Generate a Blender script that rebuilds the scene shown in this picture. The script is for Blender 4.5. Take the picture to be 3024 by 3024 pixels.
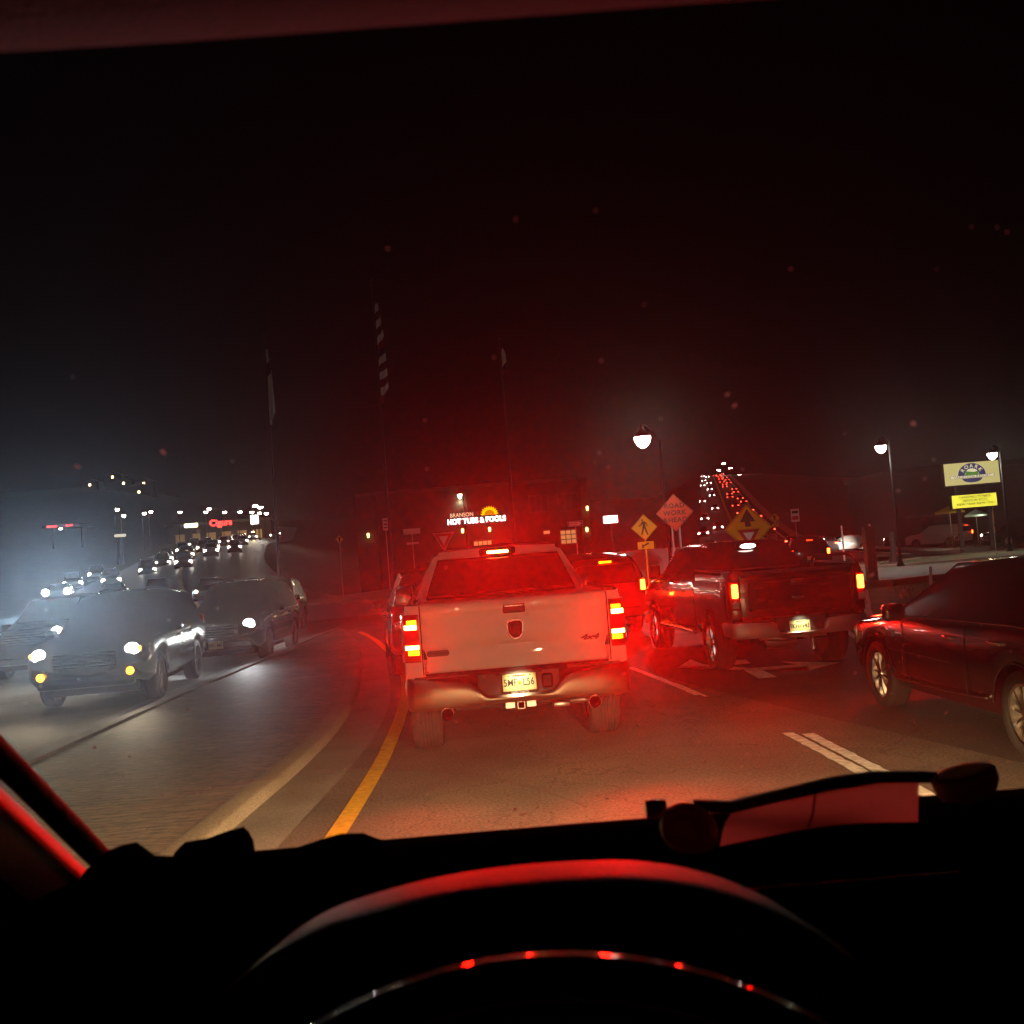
import bpy, bmesh, math, random
from mathutils import Vector, Matrix
R = math.radians
random.seed(7)
for o in list(bpy.data.objects): bpy.data.objects.remove(o, do_unlink=True)
scene = bpy.context.scene
COL = scene.collection

# ------------------------------------------------------------------ camera, sky, sun, exposure
cd = bpy.data.cameras.new('camera'); cam = bpy.data.objects.new('camera', cd); COL.objects.link(cam)
cd.sensor_width = 36; cd.lens = 36.04; cd.clip_start = 0.02; cd.clip_end = 4000
cam.matrix_world = (Matrix.Translation((0, 0, 1.8)) @ Matrix.Rotation(R(90 + 2.57), 4, 'X') @ Matrix.Rotation(R(-4.5), 4, 'Z'))
cd.dof.use_dof = True; cd.dof.focus_distance = 12; cd.dof.aperture_fstop = 12
scene.camera = cam
w = bpy.data.worlds.new('World'); scene.world = w; w.use_nodes = True
nt = w.node_tree; sky = nt.nodes.new('ShaderNodeTexSky'); sky.sky_type = 'NISHITA'; sky.sun_disc = False
sky.sun_elevation = R(40); sky.sun_rotation = R(200)
bg = nt.nodes['Background']; nt.links.new(sky.outputs[0], bg.inputs[0]); bg.inputs[1].default_value = 0.00006
sd = bpy.data.lights.new('night_fill', 'SUN'); sd.energy = 0.05; sd.angle = R(0.5); sd.color = (1, .93, .84)  # added weak fill from behind the camera, mainly to lift the flags
sun = bpy.data.objects.new('night_fill', sd); COL.objects.link(sun); sun.rotation_euler = (R(50), 0, R(-20))
vs = scene.view_settings; vs.view_transform = 'Standard'; vs.look = 'None'; vs.exposure = 0; vs.gamma = 1; vs.use_curve_mapping = False
cy = scene.cycles
cy.use_denoising = True; cy.max_bounces = 6; cy.diffuse_bounces = 2; cy.glossy_bounces = 3; cy.transparent_max_bounces = 12
cy.volume_bounces = 0; cy.sample_clamp_indirect = 4; cy.caustics_reflective = False; cy.caustics_refractive = False
cy.use_light_tree = True

# lamp powers (W)
OWN_LOW, OWN_FAR, RAM_BRAKE, FORD_BRAKE = 3600, 85, 520, 200
HS_A, HS_B, HS_C, HS_D, LAMP_P = 85, 100, 6200, 110, 200

# ------------------------------------------------------------------ helpers
class MB:
    def __init__(s): s.v = []; s.f = []
    def add(s, vs_, fs_):
        n = len(s.v); s.v += [tuple(p) for p in vs_]; s.f += [tuple(i + n for i in f) for f in fs_]; return s
    def box(s, x0, x1, y0, y1, z0, z1, bev=0.0, seg=1, M=None):
        bm = bmesh.new(); bmesh.ops.create_cube(bm, size=1)
        for v in bm.verts:
            v.co = Vector(((x0 + x1) / 2 + v.co.x * (x1 - x0), (y0 + y1) / 2 + v.co.y * (y1 - y0), (z0 + z1) / 2 + v.co.z * (z1 - z0)))
        if bev: bmesh.ops.bevel(bm, geom=bm.edges[:], offset=bev, segments=seg, affect='EDGES', profile=.5)
        if M is not None: bm.transform(M)
        bm.verts.index_update(); s.add([v.co for v in bm.verts], [[v.index for v in f.verts] for f in bm.faces]); bm.free(); return s
    def tube(s, pts, r, n=8, cap=True):
        pts = [Vector(p) for p in pts]; rings = []
        rr = r if isinstance(r, (list, tuple)) else [r] * len(pts)
        prev = None
        for i, p in enumerate(pts):
            t = (pts[min(i + 1, len(pts) - 1)] - pts[max(i - 1, 0)]).normalized()
            if prev is None: u = t.orthogonal().normalized()
            else: u = (prev - t * prev.dot(t)).normalized()
            prev = u; b = t.cross(u)
            rings.append([p + (u * math.cos(a) + b * math.sin(a)) * rr[i] for a in [2 * math.pi * k / n for k in range(n)]])
        return s.loft(rings, True, cap)
    def loft(s, rings, close=True, cap=True):
        n = len(rings[0]); vs_ = [p for r_ in rings for p in r_]; fs_ = []
        for i in range(len(rings) - 1):
            for k in range(n if close else n - 1):
                k2 = (k + 1) % n; fs_.append((i * n + k, i * n + k2, (i + 1) * n + k2, (i + 1) * n + k))
        if cap and close:
            fs_.append(tuple(range(n))[::-1]); fs_.append(tuple((len(rings) - 1) * n + k for k in range(n)))
        return s.add(vs_, fs_)
    def lathe(s, prof, c=(0, 0, 0), axis='z', n=24, cap=True):
        rings = []
        for r_, h in prof:
            ring = []
            for k in range(n):
                a = 2 * math.pi * k / n; x, y = r_ * math.cos(a), r_ * math.sin(a)
                p = {'z': (x, y, h), 'x': (h, x, y), 'y': (x, h, y)}[axis]
                ring.append((p[0] + c[0], p[1] + c[1], p[2] + c[2]))
            rings.append(ring)
        return s.loft(rings, True, cap)
    def prism(s, poly, y0, y1, plane='xz'):
        def P(a, b, d): return (a, d, b) if plane == 'xz' else ((a, b, d) if plane == 'xy' else (d, a, b))
        n = len(poly); vs_ = [P(a, b, y0) for a, b in poly] + [P(a, b, y1) for a, b in poly]
        fs_ = [tuple(range(n)), tuple(range(2 * n - 1, n - 1, -1))] + [(i, i + n, (i + 1) % n + n, (i + 1) % n) for i in range(n)]
        return s.add(vs_, fs_)
    def mesh(s, name, smooth=None):
        me = bpy.data.meshes.new(name); me.from_pydata(s.v, [], s.f); me.validate()
        bm = bmesh.new(); bm.from_mesh(me); bmesh.ops.recalc_face_normals(bm, faces=bm.faces); bm.to_mesh(me); bm.free()
        if smooth is not None:
            me.shade_smooth(); me.set_sharp_from_angle(angle=R(smooth))
        return me
    def build(s, name, mat, parent=None, smooth=None, loc=None, rot=None):
        return link(name, s.mesh(name, smooth), mat, parent, loc, rot)
def link(name, me, mat=None, parent=None, loc=None, rot=None):
    o = bpy.data.objects.new(name, me); COL.objects.link(o)
    if mat is not None and not me.materials: me.materials.append(mat)
    if parent is not None: o.parent = parent
    if loc: o.location = loc
    if rot: o.rotation_euler = rot
    return o
def tag(o, label=None, cat=None, group=None, kind=None):
    for k, v in (('label', label), ('category', cat), ('group', group), ('kind', kind)):
        if v: o[k] = v
    return o
def thing(name, label, cat, loc=(0, 0, 0), rz=0.0, group=None):
    o = bpy.data.objects.new(name, None); COL.objects.link(o); o.location = loc; o.rotation_euler = (0, 0, rz); o.empty_display_size = .2
    return tag(o, label, cat, group)
def copy_tree(o, parent=None):
    c = o.copy(); COL.objects.link(c)
    if parent is not None: c.parent = parent
    for ch in list(o.children): copy_tree(ch, c)
    return c
def lamp(kind, power, color, parent, loc, rot=(0, 0, 0), size=R(100), blend=1.0, radius=.04, name='bulb'):
    l = bpy.data.lights.new(name, kind); l.energy = power; l.color = color; l.shadow_soft_size = radius
    if kind == 'SPOT': l.spot_size = size; l.spot_blend = blend
    o = bpy.data.objects.new(name, l); COL.objects.link(o); o.parent = parent; o.location = loc; o.rotation_euler = rot; return o
_txt = {}
def text(body, size, mat, parent, loc, rot=(R(90), 0, 0), ext=.002, name='lettering', ax='CENTER', sx=1.0, bold=0.0, sp=1.0, shear=0.0):
    key = (body, size, ext, ax, bold, sp, shear)
    if key not in _txt:
        c = bpy.data.curves.new('lettering', 'FONT'); c.body = body; c.size = size; c.extrude = ext; c.align_x = ax; c.align_y = 'CENTER'; c.offset = bold
        c.space_character = sp; c.shear = shear; c.resolution_u = 3
        o = bpy.data.objects.new('tmp', c); COL.objects.link(o); dg = bpy.context.evaluated_depsgraph_get(); dg.update()
        _txt[key] = bpy.data.meshes.new_from_object(o.evaluated_get(dg)); bpy.data.objects.remove(o); bpy.data.curves.remove(c)
    me = _txt[key].copy()
    me.materials.clear(); me.materials.append(mat)
    o = link(name, me, None, parent, loc, rot); o.scale = (sx, 1, 1); return o

# ------------------------------------------------------------------ materials
M = {}
def mat(name, col, rough=.5, metal=0, emit=None, estr=0, coat=0, noise=None, bump=None, spec=.5, trans=0, nscale=20, rvar=0.0, ior=1.45):
    m = bpy.data.materials.new(name); m.use_nodes = True; n = m.node_tree; b = n.nodes['Principled BSDF']
    b.inputs['Base Color'].default_value = (*col, 1); b.inputs['Roughness'].default_value = rough; b.inputs['Metallic'].default_value = metal
    b.inputs['Specular IOR Level'].default_value = spec; b.inputs['Coat Weight'].default_value = coat; b.inputs['Coat Roughness'].default_value = .03
    b.inputs['Transmission Weight'].default_value = trans; b.inputs['IOR'].default_value = ior
    if emit: b.inputs['Emission Color'].default_value = (*emit, 1); b.inputs['Emission Strength'].default_value = estr
    if noise or bump or rvar:
        tc = n.nodes.new('ShaderNodeTexCoord'); nz = n.nodes.new('ShaderNodeTexNoise'); nz.inputs['Scale'].default_value = nscale; nz.inputs['Detail'].default_value = 6
        n.links.new(tc.outputs['Object'], nz.inputs['Vector'])
        if noise:
            rp = n.nodes.new('ShaderNodeValToRGB'); rp.color_ramp.elements[0].position = .3; rp.color_ramp.elements[1].position = .72
            rp.color_ramp.elements[0].color = (*[c * (1 - noise) for c in col], 1); rp.color_ramp.elements[1].color = (*[min(1, c * (1 + noise)) for c in col], 1)
            n.links.new(nz.outputs['Fac'], rp.inputs[0]); n.links.new(rp.outputs[0], b.inputs['Base Color'])
        if bump:
            bp = n.nodes.new('ShaderNodeBump'); bp.inputs['Strength'].default_value = bump; bp.inputs['Distance'].default_value = .01
            n.links.new(nz.outputs['Fac'], bp.inputs['Height']); n.links.new(bp.outputs[0], b.inputs['Normal'])
        if rvar:
            mr = n.nodes.new('ShaderNodeMapRange'); mr.inputs['To Min'].default_value = max(.02, rough - rvar); mr.inputs['To Max'].default_value = min(1, rough + rvar)
            n.links.new(nz.outputs['Fac'], mr.inputs[0]); n.links.new(mr.outputs[0], b.inputs['Roughness'])
    M[name] = m; return m
def ground_mat(name, col, var, sc1, sc2, rough, bump, crack=False, gran=.35):
    """stone-like paving: large stains, fine aggregate, optional cracks"""
    m = bpy.data.materials.new(name); m.use_nodes = True; n = m.node_tree; b = n.nodes['Principled BSDF']; L = n.links.new
    tc = n.nodes.new('ShaderNodeTexCoord')
    n1 = n.nodes.new('ShaderNodeTexNoise'); n1.inputs['Scale'].default_value = sc1; n1.inputs['Detail'].default_value = 5; n1.inputs['Roughness'].default_value = .6
    n2 = n.nodes.new('ShaderNodeTexNoise'); n2.inputs['Scale'].default_value = sc2; n2.inputs['Detail'].default_value = 3
    for q in (n1, n2): L(tc.outputs['Object'], q.inputs['Vector'])
    r1 = n.nodes.new('ShaderNodeMapRange'); r1.inputs['From Min'].default_value = .3; r1.inputs['From Max'].default_value = .7; r1.inputs['To Min'].default_value = 1 - var; r1.inputs['To Max'].default_value = 1 + var
    r2 = n.nodes.new('ShaderNodeMapRange'); r2.inputs['From Min'].default_value = .3; r2.inputs['From Max'].default_value = .7; r2.inputs['To Min'].default_value = 1 - gran; r2.inputs['To Max'].default_value = 1 + gran
    L(n1.outputs['Fac'], r1.inputs[0]); L(n2.outputs['Fac'], r2.inputs[0])
    mu = n.nodes.new('ShaderNodeMath'); mu.operation = 'MULTIPLY'; L(r1.outputs[0], mu.inputs[0]); L(r2.outputs[0], mu.inputs[1])
    last = mu.outputs[0]
    if crack:
        vo = n.nodes.new('ShaderNodeTexVoronoi'); vo.feature = 'DISTANCE_TO_EDGE'; vo.inputs['Scale'].default_value = .55
        mx = n.nodes.new('ShaderNodeVectorMath'); mx.operation = 'ADD'; sc = n.nodes.new('ShaderNodeVectorMath'); sc.operation = 'SCALE'; sc.inputs['Scale'].default_value = .9
        n3 = n.nodes.new('ShaderNodeTexNoise'); n3.inputs['Scale'].default_value = 2.2; n3.inputs['Detail'].default_value = 4; L(tc.outputs['Object'], n3.inputs['Vector'])
        L(n3.outputs['Color'], sc.inputs[0]); L(tc.outputs['Object'], mx.inputs[0]); L(sc.outputs[0], mx.inputs[1]); L(mx.outputs[0], vo.inputs['Vector'])
        rc = n.nodes.new('ShaderNodeMapRange'); rc.inputs['From Min'].default_value = .0; rc.inputs['From Max'].default_value = .012; rc.inputs['To Min'].default_value = .55; rc.inputs['To Max'].default_value = 1
        L(vo.outputs['Distance'], rc.inputs[0]); m2 = n.nodes.new('ShaderNodeMath'); m2.operation = 'MULTIPLY'; L(last, m2.inputs[0]); L(rc.outputs[0], m2.inputs[1]); last = m2.outputs[0]
    hv = n.nodes.new('ShaderNodeVectorMath'); hv.operation = 'SCALE'; hv.inputs[0].default_value = col; L(last, hv.inputs['Scale']); L(hv.outputs[0], b.inputs['Base Color'])
    b.inputs['Roughness'].default_value = rough; b.inputs['Specular IOR Level'].default_value = .35
    bp = n.nodes.new('ShaderNodeBump'); bp.inputs['Strength'].default_value = bump; bp.inputs['Distance'].default_value = .008; L(n2.outputs['Fac'], bp.inputs['Height']); L(bp.outputs[0], b.inputs['Normal'])
    M[name] = m; return m
ground_mat('asphalt', (.115, .094, .074), .3, .9, 42, .72, .7, crack=True, gran=.6)
ground_mat('asphalt_dark', (.058, .05, .044), .3, .8, 42, .68, .7, crack=True, gran=.6)
ground_mat('asphalt_wet', (.02, .018, .017), .25, .5, 60, .42, .35)
ground_mat('concrete', (.21, .175, .135), .2, .8, 60, .8, .25)
ground_mat('gutter', (.19, .17, .15), .22, 1.1, 70, .8, .25)
ground_mat('earth', (.06, .055, .03), .4, .7, 14, .95, .8)
ground_mat('grass_soil', (.055, .06, .02), .45, 1.2, 30, .95, 1)
ground_mat('brick_pave', (.2, .165, .125), .3, 1.3, 40, .75, .4)
mat('white_paint', (.62, .6, .55), .6, noise=.35, nscale=14, bump=.2)
mat('yellow_paint', (.62, .33, .02), .6, noise=.28, nscale=16, bump=.2)
mat('pearl', (.70, .68, .64), .32, coat=1.0, noise=.04, nscale=3)
mat('black_paint', (.012, .010, .011), .22, coat=1.0)
mat('dark_grey_paint', (.045, .047, .05), .3, coat=1.0)
mat('silver_paint', (.42, .42, .43), .3, metal=.4, coat=.8)
mat('white_car', (.72, .7, .66), .3, coat=.8)
mat('red_car', (.22, .012, .012), .25, coat=1)
mat('maroon', (.035, .006, .008), .22, coat=1)
mat('glass_dark', (.006, .006, .007), .06, spec=.6, coat=.3)
mat('rubber', (.014, .013, .012), .8, noise=.3, nscale=40, bump=.4)
mat('black_plastic', (.018, .018, .018), .55, bump=.15, nscale=90)
mat('grey_plastic', (.09, .085, .08), .55)
mat('chrome', (.72, .70, .68), .24, metal=1, rvar=.06, nscale=8)
mat('bronze_chrome', (.30, .25, .19), .36, metal=1, rvar=.08, nscale=6)
mat('brushed', (.62, .58, .53), .48, metal=.75, rvar=.08, nscale=12)
mat('steel', (.4, .38, .35), .4, metal=1, rvar=.1)
mat('alloy', (.62, .58, .52), .25, metal=1)
mat('hollow_shade', (.002, .002, .002), 1.0, spec=0)  # near-black paint standing in for the shade inside hollows
mat('under', (.02, .018, .016), .85)
mat('red_lens', (.32, .004, .004), .2, coat=1)
mat('clear_lens', (.55, .55, .55), .15, coat=1)
mat('brake_hot', (.3, .01, .01), .4, emit=(1, .16, .03), estr=70)
mat('brake_warm', (.3, .01, .01), .4, emit=(1, .22, .002), estr=12)
mat('tail_on', (.3, .01, .01), .4, emit=(1, .028, .004), estr=9)
mat('tail_far', (.3, .01, .01), .4, emit=(1, .05, .02), estr=26)
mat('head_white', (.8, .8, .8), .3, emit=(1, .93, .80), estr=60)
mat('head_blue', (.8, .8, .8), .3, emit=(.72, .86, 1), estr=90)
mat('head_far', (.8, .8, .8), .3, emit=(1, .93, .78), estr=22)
mat('amber_on', (.6, .2, .0), .3, emit=(1, .32, .01), estr=14)
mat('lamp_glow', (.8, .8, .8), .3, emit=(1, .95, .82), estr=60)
mat('lamp_green', (.8, .8, .8), .3, emit=(.92, 1, .62), estr=9)
mat('plate_white', (.86, .82, .40), .45)
mat('plate_dark', (.03, .03, .05), .5)
mat('sign_yellow', (.75, .36, .01), .5)
mat('sign_orange', (.42, .045, .016), .5)
mat('sign_white', (.7, .68, .66), .5)
mat('sign_black', (.012, .012, .012), .6)
mat('sign_red', (.45, .02, .02), .5)
mat('pole_black', (.008, .008, .008), .9, spec=.1)
mat('dark_chrome', (.16, .12, .12), .25, metal=1)
mat('galv', (.32, .31, .30), .5, metal=.6, noise=.15, nscale=30)
mat('wood_post', (.10, .06, .035), .85, noise=.35, nscale=22, bump=.5)
# ------------------------------------------------------------------ terrain, roads, kerbs, markings
UY = [0, 45, 80, 108, 125, 150, 180, 220, 270, 330, 400, 550, 700, 900]
UT = [(-.9, [0, 0, 1, 2.4, 3.2, 5, 8, 13, 20, 30, 42, 60, 70, 70]),
      (-.40, [0, 0, .9, 2.6, 3.4, 5.2, 7.5, 11, 18, 29, 41, 58, 66, 66]),
      (-.36, [0, 0, .8, 2.9, 3.9, 5.6, 7.6, 10.4, 16, 26, 38, 54, 62, 62]),
      (-.32, [0, 0, 1.1, 3.6, 4.8, 6.4, 8.0, 10, 14, 21, 32, 48, 58, 60]),
      (-.29, [0, 0, 1.1, 3.5, 4.6, 6.6, 7.8, 9.8, 12.8, 17, 24, 40, 52, 56]),
      (-.24, [0, 0, .9, 3.0, 4.2, 6.0, 8.0, 10, 12.2, 15, 18.6, 30, 42, 50]),
      (-.16, [0, 0, 0, 0, 0, .8, 2, 4, 7, 10, 14, 24, 36, 44]),
      (.14, [0, 0, 0, 0, 0, .3, 1.2, 3, 6, 10, 15, 26, 36, 40]),
      (.18, [0, 0, 0, 0, .1, 1.2, 3.1, 6.0, 10.2, 16, 23, 37, 45, 47]),
      (.24, [0, 0, 0, 0, .1, 1.2, 3.1, 6.0, 10.2, 16, 23, 37, 45, 47]),
      (.34, [0, 0, 0, 0, 0, .4, 1.5, 4, 8, 14, 20, 30, 38, 42]),
      (1.2, [0, 0, 0, 0, 0, .2, 1, 3, 6, 10, 15, 22, 28, 30])]
def terr(x, y):
    if y <= 45: return 0.0
    u = x / y
    def col(t):
        for i in range(len(UY) - 1):
            if y <= UY[i + 1]:
                f = (y - UY[i]) / (UY[i + 1] - UY[i]); return t[i] * (1 - f) + t[i + 1] * f
        return t[-1]
    if u <= UT[0][0]: return col(UT[0][1])
    for j in range(len(UT) - 1):
        if u <= UT[j + 1][0]:
            f = (u - UT[j][0]) / (UT[j + 1][0] - UT[j][0]); return col(UT[j][1]) * (1 - f) + col(UT[j + 1][1]) * f
    return col(UT[-1][1])
def frange(a, b, n): return [a + (b - a) * i / (n - 1) for i in range(n)]
gy = [-40, 0, 20, 45] + frange(52, 300, 42) + frange(315, 900, 30) + [1100, 1500]
gx = sorted(set([-900, -600, -420] + [round(v, 1) for v in frange(-300, 300, 100)] + [420, 600, 900]))
mb = MB(); n = len(gx)
mb.add([(x, y, terr(x, y) - .05) for y in gy for x in gx], [(j * n + i, j * n + i + 1, (j + 1) * n + i + 1, (j + 1) * n + i) for j in range(len(gy) - 1) for i in range(n - 1)])
tag(mb.build('ground', M['earth'], smooth=60), kind='structure')

def poly_sheet(name, pts, z, m, kind='structure', parent=None, drape=False):
    bm = bmesh.new(); vsx = [bm.verts.new((x, y, z)) for x, y in pts]; f = bm.faces.new(vsx)
    bmesh.ops.triangulate(bm, faces=[f]); bmesh.ops.recalc_face_normals(bm, faces=bm.faces)
    me = bpy.data.meshes.new(name); bm.to_mesh(me); bm.free()
    if me.polygons and me.polygons[0].normal.z < 0: me.flip_normals()
    o = link(name, me, m, parent)
    if kind: o['kind'] = kind
    return o
def smooth_path(pts, step=.6):
    """Catmull-Rom through the points"""
    P = [Vector((p[0], p[1], 0)) for p in pts]; out = []
    P = [P[0] * 2 - P[1]] + P + [P[-1] * 2 - P[-2]]
    for i in range(1, len(P) - 2):
        k = max(2, int((P[i + 1] - P[i]).length / step))
        for j in range(k):
            t = j / k; a, b, c, d = P[i - 1], P[i], P[i + 1], P[i + 2]
            out.append(.5 * ((2 * b) + (c - a) * t + (2 * a - 5 * b + 4 * c - d) * t * t + (3 * b - a - 3 * c + d) * t ** 3))
    out.append(P[-2]); return out
def ribbon(mb, path, off0, off1, z, drape=False, zlift=0.0):
    rows = []
    for i, p in enumerate(path):
        t = (path[min(i + 1, len(path) - 1)] - path[max(i - 1, 0)]).normalized(); nrm = Vector((t.y, -t.x, 0))
        row = []
        for o_ in ([off0 + (off1 - off0) * k / 8 for k in range(9)] if drape and off1 - off0 > 3 else (off0, off1)):
            q = p + nrm * o_; row.append((q.x, q.y, (terr(q.x, q.y) + zlift) if drape else z))
        rows.append(row)
    return mb.loft(rows, close=False, cap=False)
def kerb_run(mb, path, w, h, side=1, z0=0):
    """kerb with a sloping face along a path; the face is on the path, the back w to the side"""
    rows = []
    for i, p in enumerate(path):
        t = (path[min(i + 1, len(path) - 1)] - path[max(i - 1, 0)]).normalized(); nrm = Vector((t.y, -t.x, 0)) * side
        q = lambda d, zz: ((p + nrm * d).x, (p + nrm * d).y, z0 + zz)
        rows.append([q(0, -.04), q(0, .0), q(.03, h * .8), q(.06, h), q(w, h), q(w, -.04)])
    return mb.loft(rows, close=False, cap=False)

asph = poly_sheet('road', [(-60, -25), (60, -25), (60, 62), (-60, 62)], 0.0, M['asphalt'])
poly_sheet('dark_lane_area', [(4.02, 6.2), (3.61, 7.64), (2.76, 10.72), (2.11, 13.37), (1.45, 16.4), (.7, 21), (5.9, 21), (5.74, 15), (5.74, 6.2)], .004, M['asphalt_dark'])  # lane area in a darker asphalt tone with a straight edge
# far roads on the slopes
hill = [Vector((5.1 + .19 * y, y, 0)) for y in frange(60, 700, 90)]
mb = MB(); ribbon(mb, hill, -6.6, 6.6, 0, True, .22); tag(mb.build('hill_road', M['asphalt'], smooth=60), kind='structure')
LP = smooth_path([(-9.5, 34), (-16, 52), (-26, 80), (-35, 108), (-45, 150), (-51, 180), (-67.5, 270), (-94, 400), (-118, 520)], 8)
mb = MB(); ribbon(mb, LP, -9, 8.5, 0, True, .22); tag(mb.build('left_road', M['asphalt_wet'], smooth=60), kind='structure')
mb = MB(); ribbon(mb, hill, -.55, .1, 0, True, .26); tag(mb.build('painted_median_line', M['yellow_paint']), kind='structure')
mb = MB(); ribbon(mb, hill, 6.0, 6.25, 0, True, .26); tag(mb.build('road_edge_line', M['white_paint']), kind='structure')
mb = MB(); ribbon(mb, hill, 7.4, 9.2, 0, True, .32); tag(mb.build('hill_pavement', M['concrete'], smooth=60), kind='structure')
mb = MB(); ribbon(mb, LP, -.2, .1, 0, True, .26); tag(mb.build('painted_centre_line', M['yellow_paint']), kind='structure')

# tined concrete of the splitter island
m = bpy.data.materials.new('tined_concrete'); m.use_nodes = True; nn = m.node_tree; b = nn.nodes['Principled BSDF']; L = nn.links.new
tc = nn.nodes.new('ShaderNodeTexCoord'); mp = nn.nodes.new('ShaderNodeMapping'); mp.inputs['Rotation'].default_value = (0, 0, R(-3)); mp.inputs['Scale'].default_value = (3.2, 15, 1)
nz = nn.nodes.new('ShaderNodeTexNoise'); nz.inputs['Scale'].default_value = 1.5; nz.inputs['Detail'].default_value = 7; nz.inputs['Roughness'].default_value = .68; nz.inputs['Distortion'].default_value = .9
L(tc.outputs['Object'], mp.inputs[0]); L(mp.outputs[0], nz.inputs['Vector'])
n2 = nn.nodes.new('ShaderNodeTexNoise'); n2.inputs['Scale'].default_value = .8; n2.inputs['Detail'].default_value = 6; L(tc.outputs['Object'], n2.inputs['Vector'])
br = nn.nodes.new('ShaderNodeTexBrick'); br.inputs['Scale'].default_value = 1; br.inputs['Brick Width'].default_value = .42; br.inputs['Row Height'].default_value = .105; br.inputs['Mortar Size'].default_value = .007; br.inputs['Mortar Smooth'].default_value = .4
br.inputs['Color1'].default_value = (1, 1, 1, 1); br.inputs['Color2'].default_value = (.8, .8, .8, 1); br.inputs['Mortar'].default_value = (.35, .35, .35, 1)
dv = nn.nodes.new('ShaderNodeVectorMath'); dv.operation = 'SCALE'; dv.inputs['Scale'].default_value = .07
n3 = nn.nodes.new('ShaderNodeTexNoise'); n3.inputs['Scale'].default_value = 3.2; L(tc.outputs['Object'], n3.inputs['Vector']); L(n3.outputs['Color'], dv.inputs[0])
ad = nn.nodes.new('ShaderNodeVectorMath'); ad.operation = 'ADD'; L(tc.outputs['Object'], ad.inputs[0]); L(dv.outputs[0], ad.inputs[1]); L(ad.outputs[0], br.inputs['Vector'])
r0 = nn.nodes.new('ShaderNodeValToRGB'); r0.color_ramp.elements[0].position = .36; r0.color_ramp.elements[0].color = (.035, .025, .017, 1); r0.color_ramp.elements[1].position = .6; r0.color_ramp.elements[1].color = (.30, .195, .105, 1)
L(nz.outputs['Fac'], r0.inputs[0])
mx = nn.nodes.new('ShaderNodeMix'); mx.data_type = 'RGBA'; mx.blend_type = 'MULTIPLY'; mx.inputs['Factor'].default_value = .8; L(r0.outputs[0], mx.inputs['A']); L(br.outputs['Color'], mx.inputs['B'])
mr = nn.nodes.new('ShaderNodeMapRange'); mr.inputs['From Min'].default_value = .3; mr.inputs['From Max'].default_value = .7; mr.inputs['To Min'].default_value = .7; mr.inputs['To Max'].default_value = 1.2; L(n2.outputs['Fac'], mr.inputs[0])
sv = nn.nodes.new('ShaderNodeVectorMath'); sv.operation = 'SCALE'; L(mx.outputs['Result'], sv.inputs[0]); L(mr.outputs[0], sv.inputs['Scale']); L(sv.outputs[0], b.inputs['Base Color'])
bp = nn.nodes.new('ShaderNodeBump'); bp.inputs['Strength'].default_value = .7; bp.inputs['Distance'].default_value = .02; L(nz.outputs['Fac'], bp.inputs['Height']); L(bp.outputs[0], b.inputs['Normal']); b.inputs['Roughness'].default_value = .62
M['tined'] = m
ER = smooth_path([(-2.2, -2), (-2.2, 3), (-2.2, 7), (-2.13, 9.5), (-2.16, 11.7), (-2.38, 14.5), (-2.85, 18), (-3.6, 23), (-4.6, 28.2), (-5.3, 31.0)], .5)
EL = smooth_path([(-5.3, -2), (-5.3, 6), (-5.35, 11), (-5.5, 15.7), (-5.55, 19), (-5.6, 24), (-5.75, 28.5), (-5.62, 31.0)], .5)
isl = poly_sheet('splitter_island', [(p.x - .2, p.y) for p in ER] + [(p.x + .2, p.y) for p in reversed(EL)], .085, M['tined'])
mb = MB(); kerb_run(mb, ER, .22, .09, -1); kb = mb.build('kerb', M['concrete'], isl, smooth=40)
mb = MB(); kerb_run(mb, EL, .22, .12, 1); mb.build('kerb', M['concrete'], isl, smooth=40)
mb = MB(); ribbon(mb, ER, 0, .47, .005); mb.build('gutter_strip', M['gutter'], isl)
mb = MB(); ribbon(mb, EL, -.5, 0, .005); mb.build('gutter_strip', M['gutter'], isl)
YL = smooth_path([(-1.38, -2), (-1.38, 4), (-1.38, 8.5), (-1.44, 10.7), (-1.61, 13.5), (-1.98, 17), (-2.75, 21.5), (-3.8, 26.5), (-4.7, 30)], .5)
mb = MB(); ribbon(mb, YL, -.07, .07, .006); tag(mb.build('yellow_line', M['yellow_paint']), kind='structure')
def worn_strip(mb, path, w, z, seed, keep=.8):
    """thermoplastic stripe with worn edges, cut into short pieces of uneven width"""
    rnd = random.Random(seed); pts = smooth_path(path, .09)
    rows = []
    for i, p in enumerate(pts):
        t = (pts[min(i + 1, len(pts) - 1)] - pts[max(i - 1, 0)]).normalized(); nrm = Vector((t.y, -t.x, 0))
        a, c = w / 2 * (1 - rnd.random() * .28), w / 2 * (1 - rnd.random() * .28)
        rows.append([(p.x - nrm.x * a, p.y - nrm.y * a, z), (p.x + nrm.x * c, p.y + nrm.y * c, z)])
    return mb.loft(rows, False, False)
mb = MB()
worn_strip(mb, [(2.52, 6.3), (2.46, 7.5), (2.39, 9.0), (2.36, 9.5)], .12, .008, 1); worn_strip(mb, [(2.655, 6.3), (2.595, 7.5), (2.53, 9.0), (2.51, 9.38)], .13, .0082, 2)
tag(mb.build('lane_dash', M['white_paint']), kind='structure')
mb = MB(); worn_strip(mb, [(2.05, 12.28), (1.85, 13.9), (1.60, 15.7)], .12, .008, 3); worn_strip(mb, [(2.10, 12.1), (1.97, 13.3)], .05, .0085, 4)
tag(mb.build('lane_dash', M['white_paint']), kind='structure')
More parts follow.
